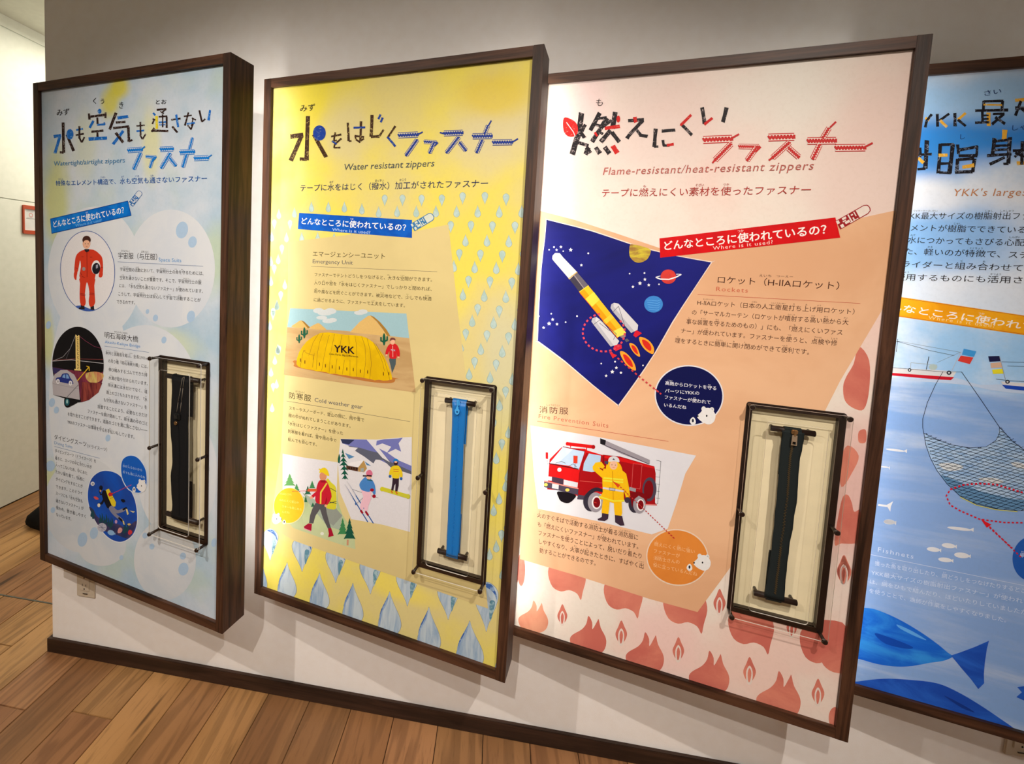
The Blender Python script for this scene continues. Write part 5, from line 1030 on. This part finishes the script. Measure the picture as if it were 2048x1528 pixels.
a.text("YKK's largest resin zippers", 512, 942, 1560, 936, 44, (190, 130, 90), lat=True, shear=.12, gap=1.1)
a.done()
a = Art(3, 'resin_zipper_text', .8).crop(1740, 90, 3.117)
K5 = (34, 32, 38)
for t, x0, y0, x1, y1 in (('{YKK最大|ワイケーケーさいだい}サイズの{樹脂|じゅし}{射出|しゃしゅつ}ファスナーです。エレ', 212, 1086, 1500, 1090), ('メントが{樹脂|じゅし}でできているので、とても{軽|かる}く', 252, 1160, 1500, 1186), ('{水|みず}につかってもさびる{心配|しんぱい}がありません。ま', 232, 1236, 1500, 1268), ('た、{軽|かる}いのが{特徴|とくちょう}で、ステンレスなどのス', 214, 1306, 1500, 1350), ('ライダーと{組|く}み{合|あ}わせて、{定置網|ていちあみ}などに', 196, 1386, 1500, 1432), ('{使用|しよう}するものにも{活用|かつよう}されています。', 150, 1466, 1400, 1500)):
    a.text(t, x0, y0, x1, y1, 40, K5, .002, furi=.3)
a.done()
a = Art(3, 'question_banner', .9).crop(1730, 560, 3.057)
a.poly([60, 82, 234, 106, 980, 218, 1700, 330, 1700, 470, 980, 338, 210, 225, 60, 205], wash('banner_amber', (236, 168, 30), (226, 150, 20), 16)).line([60, 86, 236, 112, 980, 222, 1700, 334], 2.5, (170, 80, 40)).line([60, 201, 210, 221, 980, 332, 1700, 462], 2.5, (170, 80, 40))
a.text('どんなところに{使|つか}われているの？', 70, 172, 1400, 368, 44, (240, 232, 224), .018, furi=.3).text('Where is it used?', 384, 238, 792, 292, 20, (244, 212, 150), lat=True, gap=1.2)
a.done()
a = Art(3, 'fishing_boat_picture', .9).crop(1730, 560, 3.057)
D = (44, 48, 60)
a.smooth([0, 585, 170, 600, 400, 605, 560, 600, 700, 640, 900, 640, 1300, 700, 1700, 690, 1700, 740, 900, 690, 600, 640, 200, 612, 0, 600], (182, 202, 232), 3)
a.poly([60, 530, 180, 538, 400, 548, 560, 560, 540, 590, 545, 596, 170, 572, 60, 562], (206, 208, 214)).poly([60, 562, 170, 568, 545, 594, 525, 612, 440, 608, 170, 584, 60, 574], (190, 26, 44))
a.line([172, 536, 476, 562, 590, 562], 2.4, D).ell(272, 550, 11, 11, D).ell(272, 550, 5, 5, (206, 208, 214)).ell(513, 567, 15, 13, D).ell(513, 567, 6, 5, (206, 208, 214)).line([390, 468, 374, 548], 4, D).line([530, 555, 584, 440], 3, (180, 180, 190)).line([205, 378, 400, 432, 545, 462], 2, D).line([205, 374, 584, 442], 1.6, (120, 126, 140)).line([192, 377, 210, 377], 5, D).line([200, 360, 190, 440], 3, D)
a.line([280, 505, 440, 520], 3, (160, 170, 180)).line([280, 505, 278, 540], 3, (160, 170, 180)).ell(415, 532, 26, 18, (170, 190, 190)).line([440, 505, 580, 442], 1.6, (120, 126, 140))
a.poly([603, 420, 680, 436, 665, 470, 592, 456], (60, 146, 214)).poly([585, 462, 662, 474, 640, 514, 566, 494], (206, 60, 52))
a.poly([752, 466, 820, 464, 830, 496, 760, 500], (28, 30, 70)).poly([766, 508, 830, 502, 838, 534, 770, 538], (206, 172, 150)).poly([776, 548, 838, 542, 846, 572, 782, 574], (224, 216, 50)).line([822, 470, 858, 610], 3, (150, 150, 160))
a.poly([830, 620, 1300, 650, 1300, 700, 850, 655], (210, 212, 218)).poly([836, 640, 1300, 680, 1300, 710, 860, 664], (30, 70, 180)).line([800, 605, 880, 615, 1300, 640], 2.4, D).ell(870, 622, 14, 12, D).ell(870, 622, 6, 5, (206, 208, 214)).line([835, 500, 1300, 510], 2, D).line([870, 525, 1300, 540], 2, D)
a.done()
a = Art(3, 'fishing_net_picture', .9).crop(1730, 560, 3.057)
# net outline and mesh, both continue out of frame to the right
def netL(t): return (356+62*t+250*t*t*t, 935+330*t-30*t*t) if t < 1 else (0, 0)
low = [(356, 935), (372, 1010), (400, 1090), (440, 1165), (500, 1245), (580, 1320), (680, 1370), (800, 1398), (930, 1410), (1070, 1402), (1200, 1360), (1300, 1290)]
top = [(356, 935), (430, 970), (530, 1008), (640, 1026), (740, 1020), (800, 980), (822, 900), (870, 950), (920, 1000), (980, 1040), (1080, 1080), (1200, 1110), (1300, 1120)]
a.poly([v for p in top+low[::-1] for v in p], wash('net_water', (140, 176, 218), (172, 200, 230), 30, (1, 1, 3)))
a.poly([460, 1190, 560, 1225, 700, 1290, 860, 1330, 1000, 1350, 1200, 1340, 1100, 1390, 930, 1408, 800, 1396, 680, 1368, 580, 1318, 500, 1243], (96, 140, 182))
for P in ([450, 1125, 520, 1118, 600, 1140, 560, 1165, 490, 1160], [690, 1215, 780, 1208, 850, 1235, 780, 1245], [890, 1115, 960, 1120, 1000, 1150, 930, 1148]): a.smooth(P, (206, 214, 220))
def inside(x, y):
    P = top+low[::-1]; c_ = False
    for i in range(len(P)):
        (xa, ya), (xb, yb) = P[i-1], P[i]
        if (ya > y) != (yb > y) and x < (xb-xa)*(y-ya)/(yb-ya)+xa: c_ = not c_
    return c_
def mesh_lines(dx, dy, off, n, gx, gy):
    for i in range(n):
        x, y = off[0]+gx*i, off[1]+gy*i; run = None; t = 0
        while t < 75:
            px_, py_ = x+dx*t*16, y+dy*t*16+ (t*16)**2*0.00006*(1 if dy > 0 else -1)*0
            ins = inside(px_, py_)
            if ins and run is None: run = (px_, py_)
            if (not ins or t == 74) and run is not None:
                a.line([run[0], run[1], px_, py_], 2.8, (16, 20, 40), False); run = None
            t += 1
mesh_lines(.96, .25, (320, 700), 52, 0, 19); mesh_lines(.92, -.36, (320, 960), 44, 0, 24); mesh_lines(.90, .60, (320, 1000), 0, 0, 30)
a.up()
for P, w in (([476, 560, 430, 640, 380, 750, 352, 850, 352, 900, 372, 1010, 400, 1090, 440, 1165, 500, 1245, 580, 1320], 3.2), ([590, 562, 700, 720, 822, 900, 900, 985, 980, 1045, 1080, 1085], 3.4), ([358, 936, 430, 970, 530, 1008, 640, 1026, 740, 1020, 800, 980, 820, 940, 822, 900], 3), ([580, 1320, 680, 1370, 800, 1398, 930, 1410, 1070, 1402], 3)): a.line(P, w, (26, 32, 56))
a.line([580, 1326, 680, 1376, 800, 1404, 930, 1416], 4, (206, 206, 60))
pts = []
for i in range(34): t = -2.2-i*.14; pts += [960+468*math.cos(t)*1.0, 1360+115*math.sin(t)]
a.dots([520, 1280, 600, 1252, 700, 1244, 800, 1250, 900, 1280, 1000, 1310], 11, (196, 30, 50), 26).dots([515, 1290, 495, 1320, 520, 1375, 580, 1410, 700, 1462, 850, 1482, 1040, 1484, 1200, 1470], 9, (196, 30, 50), 26).poly([706, 1460, 772, 1495, 744, 1514], (206, 30, 40)).dots([760, 1512, 900, 1640], 9, (196, 30, 50), 26)
a.done()
WF = (214, 218, 226); CF1, CF2 = (1730, 560, 3.057), (1680, 1000, 2.894)
def slim(a, x, y, L, h): a.ell(x, y, L, h, WF, .12).poly([x+L*.85, y+4, x+L*1.2, y-6, x+L*1.18, y+18], WF)
each(3, 'white_fish', .9, ((185, 1040, 60, 7), (120, 1143, 26, 5), (150, 1478, 34, 14)), slim, CF1)
each(3, 'white_fish', .9, ((0,),), lambda a, q: a.line([80, 1375, 140, 1382], 12, WF).poly([130, 1376, 172, 1352, 158, 1384, 154, 1416], WF), CF1)
each(3, 'white_fish', .9, ((540, 286, 38, 13), (628, 264, 40, 14), (704, 320, 44, 16), (608, 346, 40, 13), (690, 166, 70, 9), (284, 128, 32, 13)), slim, CF2)
a = Art(3, 'fishing_net_text', .9).crop(1680, 1000, 2.894)
WT = (196, 212, 236)
a.text('Fishnets', 218, 298, 424, 340, 26, WT, lat=True, gap=1.2).line([100, 300, 180, 316, 1070, 496, 1500, 580], 3, (190, 206, 232))
for t, x0, y0, x1, y1 in (('{獲|と}った{魚|さかな}を{取|と}り{出|だ}したり、{網|あみ}どうしをつなげたりするところに', 200, 378, 1150, 556), ('YKK{最大|さいだい}サイズの{樹脂射出|じゅししゃしゅつ}ファスナー」が{使|つか}われています。', 180, 432, 1250, 636), ('は、{網|あみ}をひもで{結|むす}んだり、ほどいたりしていましたが、ファス', 172, 484, 1250, 700), ('を{使|つか}うことで、{漁師|りょうし}が{作業|さぎょう}をしやすくなりました。', 168, 536, 960, 710)): a.text(t, x0, y0, x1, y1, 26, WT, .006, furi=.28)
a.done()
a = Art(3, 'large_blue_fish', .9).crop(1680, 1000, 2.894)
FB = wash('fish_blue_wash', (26, 96, 206), (50, 140, 226), 9, (1, 1, 2.4), .4, .7); FD = wash('fish_deep_blue_wash', (30, 74, 176), (40, 96, 200), 9, (1, 1, 2), .4, .7)
a.smooth([-60, 640, 60, 625, 150, 624, 220, 638, 340, 690, 460, 760, 560, 830, 620, 880, 650, 906, 600, 930, 520, 942, 420, 960, 330, 964, 220, 950, 110, 920, 0, 900, -80, 850], FB, 4)
a.poly([640, 900, 700, 880, 780, 850, 862, 814, 850, 860, 838, 940, 832, 1010, 834, 1060, 800, 1094, 760, 1040, 700, 970, 655, 915], FD)
a.smooth([0, 1070, 100, 1050, 250, 1034, 400, 1040, 560, 1060, 680, 1110, 800, 1180, 920, 1260, 1030, 1340, 1100, 1420, 900, 1480, 500, 1400, 0, 1300], FD, 4)
a.smooth([200, 770, 300, 800, 420, 850, 380, 860, 260, 830], (20, 70, 170)).smooth([330, 720, 420, 760, 500, 810, 440, 790, 350, 745], (90, 160, 230)).smooth([600, 1130, 720, 1190, 780, 1230, 700, 1200], (24, 56, 140))
a.poly([1025, 1082, 1120, 1070, 1160, 1120, 1110, 1180, 1020, 1140, 1052, 1112], FD)
a.ell(1110, 340, 112, 130, (36, 88, 176), 0, 40)
a.text('{網|あみ}の{口|くち}に', 1040, 330, 1170, 350, 26, (196, 212, 236), furi=.3)
a.dots([830, 120, 1046, 330], 8, (190, 30, 50), 24).done()
bpy.data.objects.remove(_to); bpy.data.curves.remove(_tc)
